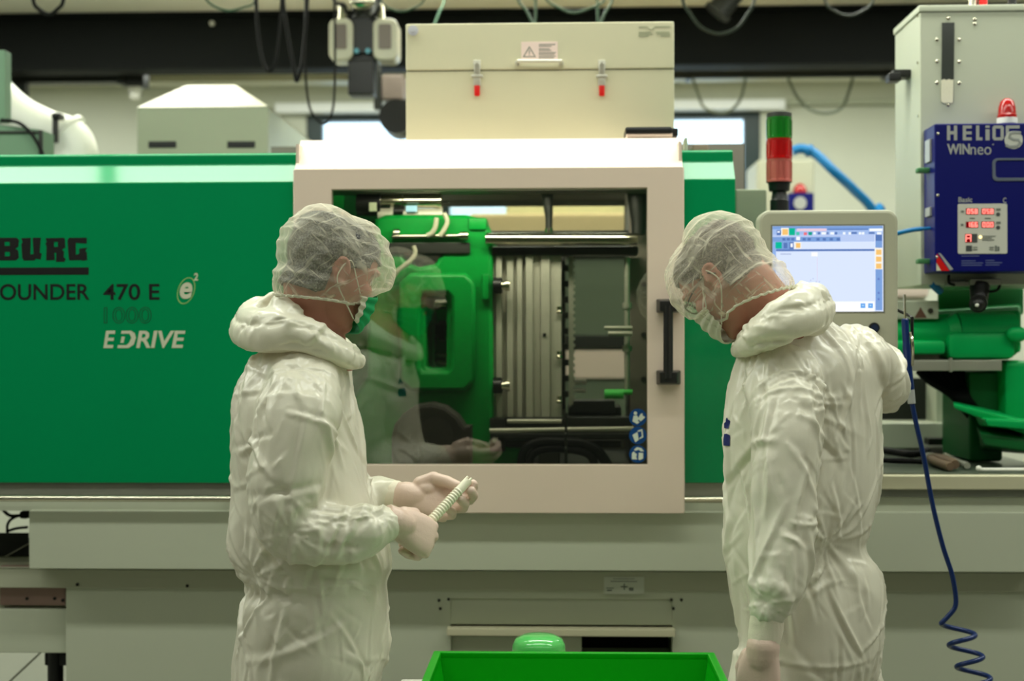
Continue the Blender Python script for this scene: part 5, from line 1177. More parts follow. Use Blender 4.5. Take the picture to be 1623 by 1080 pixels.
# white non-woven overall cloth: diffuse with a little light passing through, crinkled
def cloth_mat(name, col, dens=1.0, crk=.35, crs=60, trl=.22, rough=.42, spec=.45, crease=False):
    m = bpy.data.materials.new(name); m.use_nodes = True; nt = m.node_tree; b = nt.nodes['Principled BSDF']
    b.inputs['Base Color'].default_value = lin(col); b.inputs['Roughness'].default_value = rough; b.inputs['Specular IOR Level'].default_value = spec
    tc = nt.nodes.new('ShaderNodeTexCoord')
    v = nt.nodes.new('ShaderNodeTexNoise'); v.inputs['Scale'].default_value = crs; v.inputs['Detail'].default_value = 4; v.inputs['Distortion'].default_value = 1.2
    nt.links.new(tc.outputs['Object'], v.inputs['Vector'])
    ab = nt.nodes.new('ShaderNodeMath'); ab.operation = 'ABSOLUTE'; sb = nt.nodes.new('ShaderNodeMath'); sb.operation = 'SUBTRACT'; sb.inputs[1].default_value = .5
    nt.links.new(v.outputs['Fac'], sb.inputs[0]); nt.links.new(sb.outputs[0], ab.inputs[0])
    bp = nt.nodes.new('ShaderNodeBump'); bp.inputs['Strength'].default_value = crk; bp.inputs['Distance'].default_value = .006; bp.invert = True
    hgt = ab.outputs[0]
    if crease:                                                # sharp straight creases on top of the fine crinkle
        mpc = nt.nodes.new('ShaderNodeMapping'); mpc.inputs['Scale'].default_value = (1, 1, .5); mpc.inputs['Rotation'].default_value = (.25, .35, 0)
        nt.links.new(tc.outputs['Object'], mpc.inputs[0])
        v9 = nt.nodes.new('ShaderNodeTexNoise'); v9.inputs['Scale'].default_value = 9; v9.inputs['Detail'].default_value = 2.5; v9.inputs['Distortion'].default_value = .6
        nt.links.new(mpc.outputs[0], v9.inputs['Vector'])
        a9 = nt.nodes.new('ShaderNodeMath'); a9.operation = 'SUBTRACT'; a9.inputs[1].default_value = .5; b9 = nt.nodes.new('ShaderNodeMath'); b9.operation = 'ABSOLUTE'
        nt.links.new(v9.outputs['Fac'], a9.inputs[0]); nt.links.new(a9.outputs[0], b9.inputs[0])
        vo = nt.nodes.new('ShaderNodeTexVoronoi'); vo.feature = 'DISTANCE_TO_EDGE'; vo.inputs['Scale'].default_value = 13
        nt.links.new(mpc.outputs[0], vo.inputs['Vector'])
        vm = nt.nodes.new('ShaderNodeMath'); vm.operation = 'MINIMUM'; vm.inputs[1].default_value = .12; nt.links.new(vo.outputs['Distance'], vm.inputs[0])
        h1 = nt.nodes.new('ShaderNodeMath'); h1.operation = 'MULTIPLY_ADD'; h1.inputs[1].default_value = 1.0; nt.links.new(b9.outputs[0], h1.inputs[0]); h1.inputs[2].default_value = 0
        h2 = nt.nodes.new('ShaderNodeMath'); h2.operation = 'MULTIPLY_ADD'; h2.inputs[1].default_value = .25; nt.links.new(vm.outputs[0], h2.inputs[0]); nt.links.new(h1.outputs[0], h2.inputs[2])
        hgt = h2.outputs[0]; bp.inputs['Distance'].default_value = .012
    nt.links.new(hgt, bp.inputs['Height']); nt.links.new(bp.outputs['Normal'], b.inputs['Normal'])
    n2 = nt.nodes.new('ShaderNodeTexNoise'); n2.inputs['Scale'].default_value = 420; n2.inputs['Detail'].default_value = 2; nt.links.new(tc.outputs['Object'], n2.inputs['Vector'])
    mx = nt.nodes.new('ShaderNodeMix'); mx.data_type = 'RGBA'; l = lin(col)
    mx.inputs[6].default_value = tuple(x * .95 for x in l[:3]) + (1,); mx.inputs[7].default_value = tuple(min(1, x * 1.04) for x in l[:3]) + (1,)
    nt.links.new(n2.outputs['Fac'], mx.inputs[0]); nt.links.new(mx.outputs[2], b.inputs['Base Color'])
    t = nt.nodes.new('ShaderNodeBsdfTranslucent'); t.inputs[0].default_value = l; nt.links.new(bp.outputs['Normal'], t.inputs['Normal'])
    ms = nt.nodes.new('ShaderNodeMixShader'); ms.inputs[0].default_value = trl
    nt.links.new(b.outputs[0], ms.inputs[1]); nt.links.new(t.outputs[0], ms.inputs[2])
    nt.links.new(ms.outputs[0], nt.nodes['Material Output'].inputs[0])
    return m, ms
SUIT = cloth_mat('white_coverall_cloth', (238, 235, 216), crk=.28, crs=20, rough=.28, spec=.6, crease=True)[0]
CUFF = cloth_mat('cream_knit_cuff', (234, 226, 204), crk=.15, crs=140, trl=.1, rough=.6)[0]
GLOVE = cloth_mat('pale_pink_latex', (226, 200, 184), crk=.12, crs=70, trl=.12, rough=.38)[0]
MASKG = cloth_mat('green_mask_cloth', (0, 176, 104), crk=.2, crs=160, trl=.25, rough=.6)[0]
MASKW = cloth_mat('white_mask_cloth', (224, 222, 200), crk=.2, crs=160, trl=.2, rough=.6)[0]
# gauzy hair-net cloth: threads with gaps, denser where it creases
NETM, ms = cloth_mat('gauzy_net_cloth', (238, 232, 208), crk=.5, crs=55, trl=.35, rough=.6)
nt = NETM.node_tree; tcn = nt.nodes.new('ShaderNodeTexCoord'); mp = nt.nodes.new('ShaderNodeMapping'); mp.inputs['Scale'].default_value = (1, 1.6, .8)
def streak(rot, sc_):
    m0 = nt.nodes.new('ShaderNodeMapping'); m0.inputs['Rotation'].default_value = rot
    m_ = nt.nodes.new('ShaderNodeMapping'); m_.inputs['Scale'].default_value = sc_; nt.links.new(tcn.outputs['Object'], m0.inputs[0])
    n_ = nt.nodes.new('ShaderNodeTexNoise'); n_.inputs['Scale'].default_value = 1.0; n_.inputs['Detail'].default_value = 2; n_.inputs['Distortion'].default_value = .35
    nt.links.new(m0.outputs[0], m_.inputs[0]); nt.links.new(m_.outputs[0], n_.inputs['Vector']); return n_.outputs['Fac']
sa, sb1, sc1 = streak((.5, .6, .2), (11, 14, 130)), streak((1.5, .3, .9), (15, 10, 110)), streak((.3, -.8, .5), (12, 18, 95))
mxa = nt.nodes.new('ShaderNodeMath'); mxa.operation = 'MAXIMUM'; mxb = nt.nodes.new('ShaderNodeMath'); mxb.operation = 'MAXIMUM'
nt.links.new(sa, mxa.inputs[0]); nt.links.new(sb1, mxa.inputs[1]); nt.links.new(mxa.outputs[0], mxb.inputs[0]); nt.links.new(sc1, mxb.inputs[1]); nz = mxb
s1 = nt.nodes.new('ShaderNodeMath'); s1.operation = 'SUBTRACT'; s1.inputs[1].default_value = 0; s2 = nt.nodes.new('ShaderNodeMath'); s2.operation = 'ABSOLUTE'
rmp = nt.nodes.new('ShaderNodeMapRange'); rmp.inputs[1].default_value = .60; rmp.inputs[2].default_value = .74; rmp.inputs[3].default_value = .20; rmp.inputs[4].default_value = .66
lwt = nt.nodes.new('ShaderNodeLayerWeight'); lwt.inputs[0].default_value = .25
pw = nt.nodes.new('ShaderNodeMath'); pw.operation = 'MULTIPLY_ADD'; pw.inputs[1].default_value = .55; pw.use_clamp = True
nt.links.new(nz.outputs[0], s1.inputs[0]); nt.links.new(s1.outputs[0], s2.inputs[0]); nt.links.new(s2.outputs[0], rmp.inputs[0]); nt.links.new(lwt.outputs['Facing'], pw.inputs[0]); nt.links.new(rmp.outputs[0], pw.inputs[2])
tpn = nt.nodes.new('ShaderNodeBsdfTransparent'); mfin = nt.nodes.new('ShaderNodeMixShader')
nt.links.new(pw.outputs[0], mfin.inputs[0]); nt.links.new(tpn.outputs[0], mfin.inputs[1]); nt.links.new(ms.outputs[0], mfin.inputs[2]); nt.links.new(mfin.outputs[0], nt.nodes['Material Output'].inputs[0])

def hair_mat(name, c0, c1):
    m = bpy.data.materials.new(name); m.use_nodes = True; nt = m.node_tree; b = nt.nodes['Principled BSDF']; b.inputs['Roughness'].default_value = .6
    tc = nt.nodes.new('ShaderNodeTexCoord'); n = nt.nodes.new('ShaderNodeTexNoise'); n.inputs['Scale'].default_value = 260; n.inputs['Detail'].default_value = 4
    r = nt.nodes.new('ShaderNodeValToRGB'); r.color_ramp.elements[0].position = .42; r.color_ramp.elements[1].position = .62
    r.color_ramp.elements[0].color = lin(c0); r.color_ramp.elements[1].color = lin(c1)
    nt.links.new(tc.outputs['Object'], n.inputs['Vector']); nt.links.new(n.outputs['Fac'], r.inputs[0]); nt.links.new(r.outputs[0], b.inputs['Base Color'])
    bp = nt.nodes.new('ShaderNodeBump'); bp.inputs['Strength'].default_value = .8; bp.inputs['Distance'].default_value = .004
    nt.links.new(n.outputs['Fac'], bp.inputs['Height']); nt.links.new(bp.outputs['Normal'], b.inputs['Normal'])
    return m
HAIR1 = hair_mat('greying_black_hair', (8, 8, 8), (112, 112, 106)); HAIR2 = hair_mat('grey_brown_hair', (52, 44, 38), (120, 108, 96))

def addmesh(name, V, F, m, parent, sub=1, auto=False):
    me = from_arrays(name, V, F); me.transform(Matrix.Translation(-root_loc(parent)))
    o = finish(name, me, m, parent, False)
    me.polygons.foreach_set('use_smooth', [True] * len(me.polygons))
    if sub:
        s_ = o.modifiers.new('smooth', 'SUBSURF'); s_.levels = 0; s_.render_levels = sub
    return o

def shell(H, zfun0, zfun1, th0, th1, off, thick, nu=48, nv=22, keep=None, noise=0, seed=0, close=False, zc=None):
    """sheet over the head form between two heights, with thickness; returns arrays"""
    pts = []; r = np.random.RandomState(seed)
    for j in range(nv + 1):
        for i in range(nu + (0 if close else 1)):
            th = th0 + (th1 - th0) * i / nu; z = zfun0(th) + (zfun1(th) - zfun0(th)) * j / nv
            o_ = off(th, z, j / nv) if callable(off) else off
            if noise: o_ += r.normal() * noise
            pts.append((th, z, o_))
    def hp(z, th, o_):
        q = head_pt(z if zc is None or math.cos(th) > .1 else max(z, zc), th, o_); q.z = z; return H.P(q)
    V = [hp(z, th, o_) for th, z, o_ in pts] + [hp(z, th, o_ - thick) for th, z, o_ in pts]
    w_ = nu + (0 if close else 1); n = len(pts); F = []; top = []
    for j in range(nv):
        for i in range(nu):
            a, b = j * w_ + i, j * w_ + (i + 1) % w_; c, d = b + w_, a + w_
            if keep is None or keep(pts[a][0], pts[a][1]): top.append((a, b, c, d))
    cnt = {}
    for f in top:
        for k in range(4):
            e = (f[k], f[(k + 1) % 4]); cnt[e] = 1
    F = [f for f in top] + [tuple(v + n for v in f[::-1]) for f in top]
    for (a, b) in cnt:
        if (b, a) not in cnt: F.append((b, a, a + n, b + n))
    used = sorted({v for f in F for v in f}); mp_ = {v: i for i, v in enumerate(used)}
    return np.array([tuple(V[v]) for v in used]), [tuple(mp_[v] for v in f) for f in F]

def hair_net(H, edge, puff, parent, seed, grow=.10):
    """thin puffed cap gathered at an elastic edge"""
    nu, nv = 96, 44; V = []; F = []; lo = []
    for j in range(nv):
        t = j / nv
        for i in range(nu):
            th = 2 * math.pi * i / nu
            z = edge(th) + (.1255 - edge(th)) * (1 - (1 - t) ** 1.35)
            o_ = .004 + puff(th, z) * min(1, t * 5) ** .7 + (.0035 * math.cos(th * 32) * max(0, 1 - t * 9))
            p = head_pt(min(max(z, -.012 if math.cos(th) < .25 else -.08), .1254), th, o_); p.z = min(z, .1254); top = max(0, (z - .09) / .035)
            p.z += puff(th, z) * .9 * min(1, top) * (1 if z > .09 else 0)
            V.append(tuple(H.P(p))); lo.append(min(1, .15 + t * 4))
    c = np.array(V[-nu:]).mean(0); V.append(tuple(c + np.array(H.u) * .004)); lo.append(1)
    for j in range(nv - 1):
        for i in range(nu): F.append((j * nu + i, j * nu + (i + 1) % nu, (j + 1) * nu + (i + 1) % nu, (j + 1) * nu + i))
    for i in range(nu): F.append(((nv - 1) * nu + i, (nv - 1) * nu + (i + 1) % nu, nv * nu))
    V = np.array(V); lo = np.array(lo)
    x = wrinkle(V, F, seed, 120, grow, .010, .012, .012, .16, .0002, None, lo, .004, 80)
    x = creases(x, normals(x, F), 170, seed, .0028, (.0015, .0035), (.02, .06), lo, .5)
    o = addmesh('hair_net', x, F, NETM, parent, 1)
    k = MB(); pts = [Vector(x[i]) for i in range(nu)]; r = np.random.RandomState(seed)
    k.tube(pts, [.0026 + .0012 * r.rand() for _ in pts], 8, True); k.build('elastic_band', MASKW, o)
    return o

def face_mask(H, parent, m_out, m_in, white_edge=True):
    z0 = lambda th: -.112 + .03 * min(1, abs(th) / 1.35); z1 = lambda th: -.002 - .035 * min(1, abs(th) / 1.35)
    bul = lambda th, z, t: .012 + .016 * math.cos(min(1.5, abs(th))) + .004 * math.sin(t * math.pi) + .002 * math.sin(t * 22)
    V, F = shell(H, z0, z1, -.98, .98, bul, .002, 30, 26)
    o = addmesh('face_mask', V, F, m_out, parent, 1)
    for sg in (-1, 1):
        V, F = shell(H, z0, z1, sg * .98, sg * 1.16, bul, .0022, 4, 26)
        e = addmesh('side_band', V, F, m_in, o, 1)
    for sg in (-1, 1):
        k = MB()
        a = H.P(head_pt(-.036, sg * 1.15, .018)); b = H.P((.002, sg * .082, .028)); c_ = H.P((-.016, sg * .086, .0)); d = H.P((-.006, sg * .08, -.032)); e_ = H.P(head_pt(-.084, sg * 1.15, .016))
        k.tube(crv([a, (a + b) / 2 + H.r * sg * .002, b, c_, d, e_], 6), .0016, 6)
        k.build('strap', MASKW, o)
    return o

def person(cfg):
    H = cfg['head']; base = Vector((cfg['base'][0], cfg['base'][1], 0))
    # ---------- suit form
    suit = MB()
    def torso(mb, dr):
        secs = []
        for py, xl, xr, bw in cfg['torso']:
            Y = cfg['Y'] + cfg.get('lean', lambda p: 0)(py)
            l, r = W(xl, py, Y), W(xr, py, Y); c = (l + r) / 2; hw = (r - l).length / 2 - dr - .006
            if cfg['yaw'] is None: a, b = Vector((hw, 0, 0)), Vector((0, max(bw - dr, .03), 0))
            else:
                al = cfg['yaw']; q_ = bw; pr = math.hypot(math.cos(al), q_ * math.sin(al)); p_ = hw / pr
                a, b = Vector((math.cos(al), math.sin(al), 0)) * p_, Vector((-math.sin(al), math.cos(al), 0)) * (p_ * q_)
            secs.append((c, a, b))
        loft(mb, secs, 44, 5, 2.25)
        hip = secs[-1][0]; al = cfg['yaw'] or 0.0
        sd = Vector((-math.sin(al), math.cos(al), 0)) if cfg['yaw'] is None else Vector((math.cos(al), math.sin(al), 0))
        for sgn in (-1, 1):
            o_ = cfg['stance'] * sgn; fw = cfg['fwd']
            c0 = Vector((hip.x, hip.y, .80)) + sd * o_ * .8
            pts = [(c0, .105), (Vector((hip.x, hip.y, .66)) + sd * o_, .110), (Vector((hip.x, hip.y, .46)) + sd * o_ + fw * .02, .105), (Vector((hip.x, hip.y, .25)) + sd * o_ * 1.05, .095), (Vector((hip.x, hip.y, .10)) + sd * o_ * 1.1, .08), (Vector((hip.x, hip.y, .07)) + sd * o_ * 1.1, .06)]
            cc = crv([p for p, r in pts], 5); rr = np.interp(np.linspace(0, len(pts) - 1, len(cc)), range(len(pts)), [max(.03, r - dr) for p, r in pts])
            mb.tube(cc, list(rr), 24)
        return hip, sd
    hip, sd = torso(suit, 0)
    for s_ in cfg['sleeves']: limb(suit, s_)
    V, F = remesh(suit, .0062, 3)
    # looser at the body, tight at the cuffs and the waist
    loose = np.ones(len(V))
    for s_ in cfg['sleeves']:
        c = np.array(W(*s_[-1][:3])); loose *= np.clip((np.linalg.norm(V - c, axis=1) - .025) / .06, .12, 1)
    x = wrinkle(V, F, cfg['seed'], cfg.get('its', 130), cfg.get('grow', .05), .014, .022, .012, cfg.get('kb', .30), .0002, cfg.get('gz', .03), loose, .006, cfg.get('freq', 32))
    N = normals(x, F); rg = lambda fq, sd_: 1 - np.minimum(1, np.abs(snoise(x * np.array([1, 1, .6]), fq, sd_)) * 1.6)
    x = x + N * (loose * (.005 * rg(20, cfg['seed'] + 40) - .004))[:, None]
    for c_, s_, n_, a_, r0, r1 in cfg['gathers']: x = gather(x, N, W(*c_), s_, n_, a_, r0, r1)
    x = creases(x, N, 420, cfg['seed'], .0075, (.0035, .008), (.03, .15), loose, .75)
    x = creases(x, normals(x, F), 420, cfg['seed'] + 50, .0030, (.0028, .0045), (.015, .06), loose, .2)
    for pts, w_, a_ in cfg.get('folds', []):
        x = fold(x, N, [W(*p) for p in pts], w_ * .75, a_)
    # ---------- body: head, neck, trunk, arms and hands in one skin
    body = MB(); H.build(body)
    nb = W(*cfg['neck'][:3]); top = H.P((-.028, 0, -.045))
    body.tube(crv([top + H.u * .02, top, (top + nb) / 2 + Vector(cfg.get('nback', (0, 0, 0))), nb, nb - Vector((0, 0, .06))], 5), list(np.interp(np.linspace(0, 1, 21), [0, .4, .75, 1], [.058, .060, .068, .085])), 24)
    torso(body, .06)
    for s_ in cfg['arms']: limb(body, s_, .008)
    for h_ in cfg['hands']: hand(body, grow=-.0024, **h_)
    for sgn in (-1, 1):
        c = Vector((hip.x, hip.y, .05)) + sd * cfg['stance'] * sgn * 1.1
        body.tube([c + Vector((0, 0, .12)), c + Vector((0, 0, .02)), c + cfg['fwd'] * .05, c + cfg['fwd'] * .13 - Vector((0, 0, .012))], [.04, .042, .036, .026], 14)
    Vb, Fb = remesh(body, .0042, 2)
    me = from_arrays('person', Vb, Fb); me.transform(Matrix.Translation(-base))
    p = finish('person', me, SKIN, None, False); me.polygons.foreach_set('use_smooth', [True] * len(me.polygons)); p.location = base
    tag(p, cfg['label'], 'person')
    addmesh('coverall', x, F, SUIT, p, 1)
    # small dark blue maker's mark on the chest
    zc, ld = cfg['logo']; ld = np.array(ld); Nx = normals(x, F); band = np.abs(x[:, 2] - zc) < .03; sc_ = np.where(band, x @ ld, -9); c = x[np.argmax(sc_)]
    bx_ = np.array([-ld[1], ld[0], 0]); u = (x - c) @ bx_; v = x[:, 2] - zc; near = (np.linalg.norm(x - c, axis=1) < .07) & (Nx @ ld > .2)
    ok = near & (np.abs(v) < .032) & (np.abs(u) < np.where(v > .004, .018 * (.036 - v) / .032, .020)) & (np.abs(v - .002) > .003)
    fs = [f for f in F if all(ok[i] for i in f)]; us = sorted({i for f in fs for i in f}); mi = {i: k for k, i in enumerate(us)}
    if fs:
        top_ = x[us] + Nx[us] * .0016; n_ = len(us)
        addmesh('chest_mark', top_, [tuple(mi[i] for i in f) for f in fs], mat('navy_print', (14, 30, 96), .5, var=.03), p, 1)
    # hood lying round the neck
    hm_ = MB()
    for loop, closed in cfg['hood']:
        pts = [W(*q[:3]) for q in loop]
        if closed:
            n_ = len(pts); P_ = crv(pts[-2:] + pts + pts[:2], 5)[10:-10 - 1 + 5]; rr = [q[3] for q in loop]
            R_ = list(np.interp(np.linspace(0, n_, len(P_), endpoint=False), range(n_ + 1), rr + rr[:1])); hm_.tube(P_, R_, 16, True)
        else:
            P_ = crv(pts, 5); R_ = list(np.interp(np.linspace(0, len(pts) - 1, len(P_)), range(len(pts)), [q[3] for q in loop])); hm_.tube(P_, R_, 16); hm_.sph(P_[0], R_[0]); hm_.sph(P_[-1], R_[-1])
    Vh, Fh = remesh(hm_, .007, 4); Nh = normals(Vh, Fh)
    for pts, w_, a_ in cfg.get('hood_folds', []): Vh = fold(Vh, Nh, [W(*q) for q in pts], w_, a_)
    xh = wrinkle(Vh, Fh, cfg['seed'] + 5, 140, .07, .014, .020, .02, .10, .0003, None, None, .005, 50)
    xh = creases(xh, normals(xh, Fh), 90, cfg['seed'] + 3, .005, (.003, .007), (.02, .07), np.ones(len(xh)), .1)
    addmesh('hood', xh, Fh, SUIT, p, 1)
    # cuffs and gloves
    for c0 in cfg['cuffs']:
        k = MB(); limb(k, c0); Vc, Fc = remesh(k, .005, 2)
        xc = wrinkle(Vc, Fc, 3, 60, .05, .003, .005, .01, .06, .0001, None, None, .0015, 130); addmesh('cuff', xc, Fc, CUFF, p, 1)
    for h_, ring in zip(cfg['hands'], cfg['glove_rings']):
        k = MB(); hand(k, grow=.0030, **h_)
        limb(k, ring); Vg, Fg = remesh(k, .0024, 3)
        addmesh('glove', Vg, Fg, GLOVE, p, 0)
    # shoes
    for sgn in (-1, 1):
        c = Vector((hip.x, hip.y, .0)) + sd * cfg['stance'] * sgn * 1.1; k = MB(); fw = cfg['fwd']
        loft(k, [(c - fw * .09 + Vector((0, 0, .05)), sd * .03, Vector((0, 0, .045))), (c - fw * .06 + Vector((0, 0, .056)), sd * .042, Vector((0, 0, .055))), (c + fw * .02 + Vector((0, 0, .056)), sd * .046, Vector((0, 0, .055))), (c + fw * .12 + Vector((0, 0, .042)), sd * .05, Vector((0, 0, .041))), (c + fw * .19 + Vector((0, 0, .030)), sd * .034, Vector((0, 0, .028)))], 20, 5, 2.6)
        k.build('shoe', M['white'], p)
    # hair, net, mask, eyes
    keep = cfg['hair_region']
    Vr, Fr = shell(H, lambda th: -.072, lambda th: .1245, 0, 2 * math.pi, lambda th, z, t: .006 + .003 * math.sin(th * 9 + z * 90), .005, 84, 40, keep, .0016, 3, True, -.008)
    hr_ = addmesh('hair', Vr, Fr, cfg['hair'], p, 1)
    hair_net(H, cfg['net_edge'], cfg['net_puff'], p, cfg['seed'] + 9)
    face_mask(H, p, *cfg['mask'])
    for e in (-1, 1):
        k = MB(); k.sph(H.P((.083, e * .031, .012)), .0125); k.build('eye', mat('eye_white', (226, 222, 214), .2, var=.02), p)
    return p, H

# ---- left person: stands in profile, looking into the machine
fw1 = Vector((math.cos(.17), math.sin(.17), 0))
H1 = Head(W(521, 430, 3.07), math.radians(38), math.radians(22), math.radians(4), .97)
flexg = ((62, 70, 40), (66, 74, 40), (70, 76, 42), (72, 78, 44))
wr1 = W(628, 829, 2.992); wl1 = W(648, 788, 3.20)
hand_r1 = dict(wrist=wr1, d=(.72, .50, -.46), nrm=(.30, -.84, .46), left=False, flex=flexg, thumb=((.022, .030, -.012), (.050, .046, -.022), (.078, .040, -.036), (.098, .030, -.046)))
hand_l1 = dict(wrist=wl1, d=(.96, -.10, -.16), nrm=(.10, .84, -.50), left=True, flex=((22, 38, 26), (26, 44, 30), (30, 48, 34), (34, 50, 36)), thumb=((.022, .030, -.012), (.048, .046, -.020), (.082, .040, -.030), (.108, .030, -.040)))
P1 = dict(Y=3.13, yaw=None, base=(W(490, 1080, 3.13).x, 3.13), head=H1, seed=11, stance=.11, fwd=fw1,
    label='person on the left in white coverall and green face mask holding a white ribbed tube',
    logo=(W(0, 640, 3.1).z, (math.cos(.5), math.sin(.5), 0)),
    torso=((528, 432, 556, .08), (552, 402, 562, .135), (580, 388, 565, .175), (620, 375, 569, .195), (660, 368, 575, .20), (700, 365, 582, .195), (760, 363, 591, .19), (810, 364, 604, .19), (850, 367, 621, .19), (885, 377, 624, .185), (912, 388, 617, .175), (940, 379, 618, .185), (980, 374, 619, .195), (1025, 371, 618, .20), (1085, 371, 602, .195)),
    sleeves=(((478, 588, 3.02, .080), (470, 640, 2.955, .092), (458, 720, 2.935, .084), (455, 795, 2.925, .078), (480, 828, 2.925, .066), (535, 834, 2.94, .058), (585, 833, 2.962, .053), (607, 830, 2.975, .040)),
             ((480, 600, 3.27, .085), (478, 690, 3.32, .085), (490, 765, 3.33, .075), (550, 783, 3.28, .060), (596, 783, 3.235, .052), (618, 784, 3.22, .040))),
    arms=(((482, 600, 3.04, .055), (462, 720, 2.945, .048), (462, 815, 2.93, .042), (530, 832, 2.945, .036), (628, 829, 2.99, .025)), ((482, 610, 3.27, .055), (480, 700, 3.32, .048), (492, 778, 3.33, .042), (560, 784, 3.28, .036), (648, 788, 3.20, .025))),
    cuffs=(((598, 825, 2.972, .034), (612, 827, 2.98, .0345), (628, 829, 2.992, .028)), ((612, 784, 3.225, .036), (628, 785, 3.215, .037), (643, 787, 3.205, .029))),
    glove_rings=(((624, 828, 2.988, .0335), (631, 831, 2.994, .0325), (638, 833, 3.0, .0305)), ((644, 787, 3.2, .0335), (652, 788, 3.197, .032), (660, 789, 3.195, .0295))),
    hands=(hand_r1, hand_l1), neck=(500, 545, 3.12),
    hood=((((398, 505, 3.10, .042), (424, 512, 3.0, .046), (475, 515, 2.985, .040), (520, 535, 3.0, .032), (553, 553, 3.06, .024), (557, 552, 3.16, .024), (522, 530, 3.25, .03), (468, 500, 3.27, .042), (418, 490, 3.22, .046)), True),
          (((432, 470, 3.12, .026), (415, 490, 3.12, .040), (402, 505, 3.12, .040), (392, 512, 3.11, .022)), False), (((440, 462, 3.05, .018), (445, 475, 3.03, .030), (460, 495, 3.0, .036)), False)),
    folds=[(((392, 610, 2.97), (450, 588, 2.93), (500, 568, 2.93), (545, 600, 2.96), (562, 640, 2.98)), .012, -.010), (((405, 615, 2.93), (404, 670, 2.9), (408, 715, 2.88), (440, 770, 2.86), (462, 805, 2.85)), .012, -.012),
           (((500, 580, 2.92), (510, 640, 2.88), (520, 690, 2.9), (530, 740, 2.95)), .012, .012), (((545, 590, 2.95), (552, 650, 3.0), (560, 720, 3.0), (572, 800, 3.0)), .012, .010),
           (((398, 912, 3.05), (450, 912, 2.97), (520, 916, 2.95), (600, 926, 3.0)), .014, -.012), (((400, 918, 3.04), (420, 960, 2.98), (460, 1000, 2.95), (505, 1045, 2.95)), .012, -.012), (((396, 918, 3.04), (402, 970, 3.0), (406, 1030, 2.98), (425, 1080, 2.98)), .010, -.010),
           (((396, 905, 3.04), (392, 870, 3.02), (400, 830, 3.0)), .010, -.010), (((405, 905, 3.0), (425, 870, 2.96), (440, 850, 2.95)), .010, -.009),
           (((430, 835, 2.9), (480, 856, 2.88), (540, 866, 2.89), (590, 866, 2.91)), .010, -.012), (((560, 770, 2.95), (600, 800, 2.95), (612, 790, 2.96)), .010, .008), (((500, 820, 2.87), (545, 800, 2.88), (590, 795, 2.9)), .010, .010), (((480, 845, 2.87), (530, 836, 2.87), (580, 840, 2.9)), .009, .009)],
    gathers=(((402, 914, 2.98), 3, 26, .011, .03, .20), ((470, 575, 2.92), 4, 14, .007, .03, .20), ((600, 815, 2.93), 5, 22, .008, .02, .10), ((460, 845, 2.86), 6, 12, .008, .03, .14)),
    hood_folds=[(((400, 512, 3.0), (440, 522, 2.96), (480, 532, 2.95), (520, 545, 2.97)), .010, -.008), (((420, 480, 3.05), (440, 490, 2.97), (470, 500, 2.95)), .009, .008)],
    hair=HAIR1, hair_region=lambda th, z: (z > .055 if math.cos(th) > .55 else (z > .006 + .05 * max(0, math.cos(th)) if abs(math.sin(th)) > .55 and math.cos(th) > -.25 else z > -.072 + .05 * max(0, .5 + math.cos(th)))),
    net_edge=lambda th: .030 * max(0, math.cos(th)) ** 1.0 - .064 - .030 * max(0, -math.cos(th)) + .03 * max(0, math.cos(th)) ** 4,
    net_puff=lambda th, z: .016 + .012 * max(0, -math.cos(th)) + .015 * max(0, math.cos(th)),
    mask=(MASKG, MASKW))
person(P1)

# ribbed white tube held in both hands
t0, t1 = W(668, 842, 3.055), W(741.5, 763, 3.135)
tubeo = thing('ribbed_tube', (t0 + t1) / 2, 'slim white ribbed plastic tube held between two gloved hands', 'tube')
WT = mat('white_tube_plastic', (236, 232, 208), .35, var=.03)
ax = (t1 - t0); L_ = ax.length; axn = ax.normalized(); k = MB()
pts, rs = [], []
for i in range(0, 181):
    t = i / 180; pts.append(t0 + ax * t); rib = .5 + .5 * math.sin(t * 2 * math.pi * 22)
    rs.append(.0094 + (.0022 * rib if t < .80 else .0006))
k.tube(pts, rs, 20); k.build('body', WT, tubeo)
k = MB(); sdv = axn.orthogonal().normalized(); bi = axn.cross(sdv)
for a_ in (0.3, 2.5, 4.4):
    c = t1 + (sdv * math.cos(a_) + bi * math.sin(a_)) * .0068; k.cyl(c - axn * .004, c + axn * .008, .0034, .0026, 10)
k.build('prong', WT, tubeo)

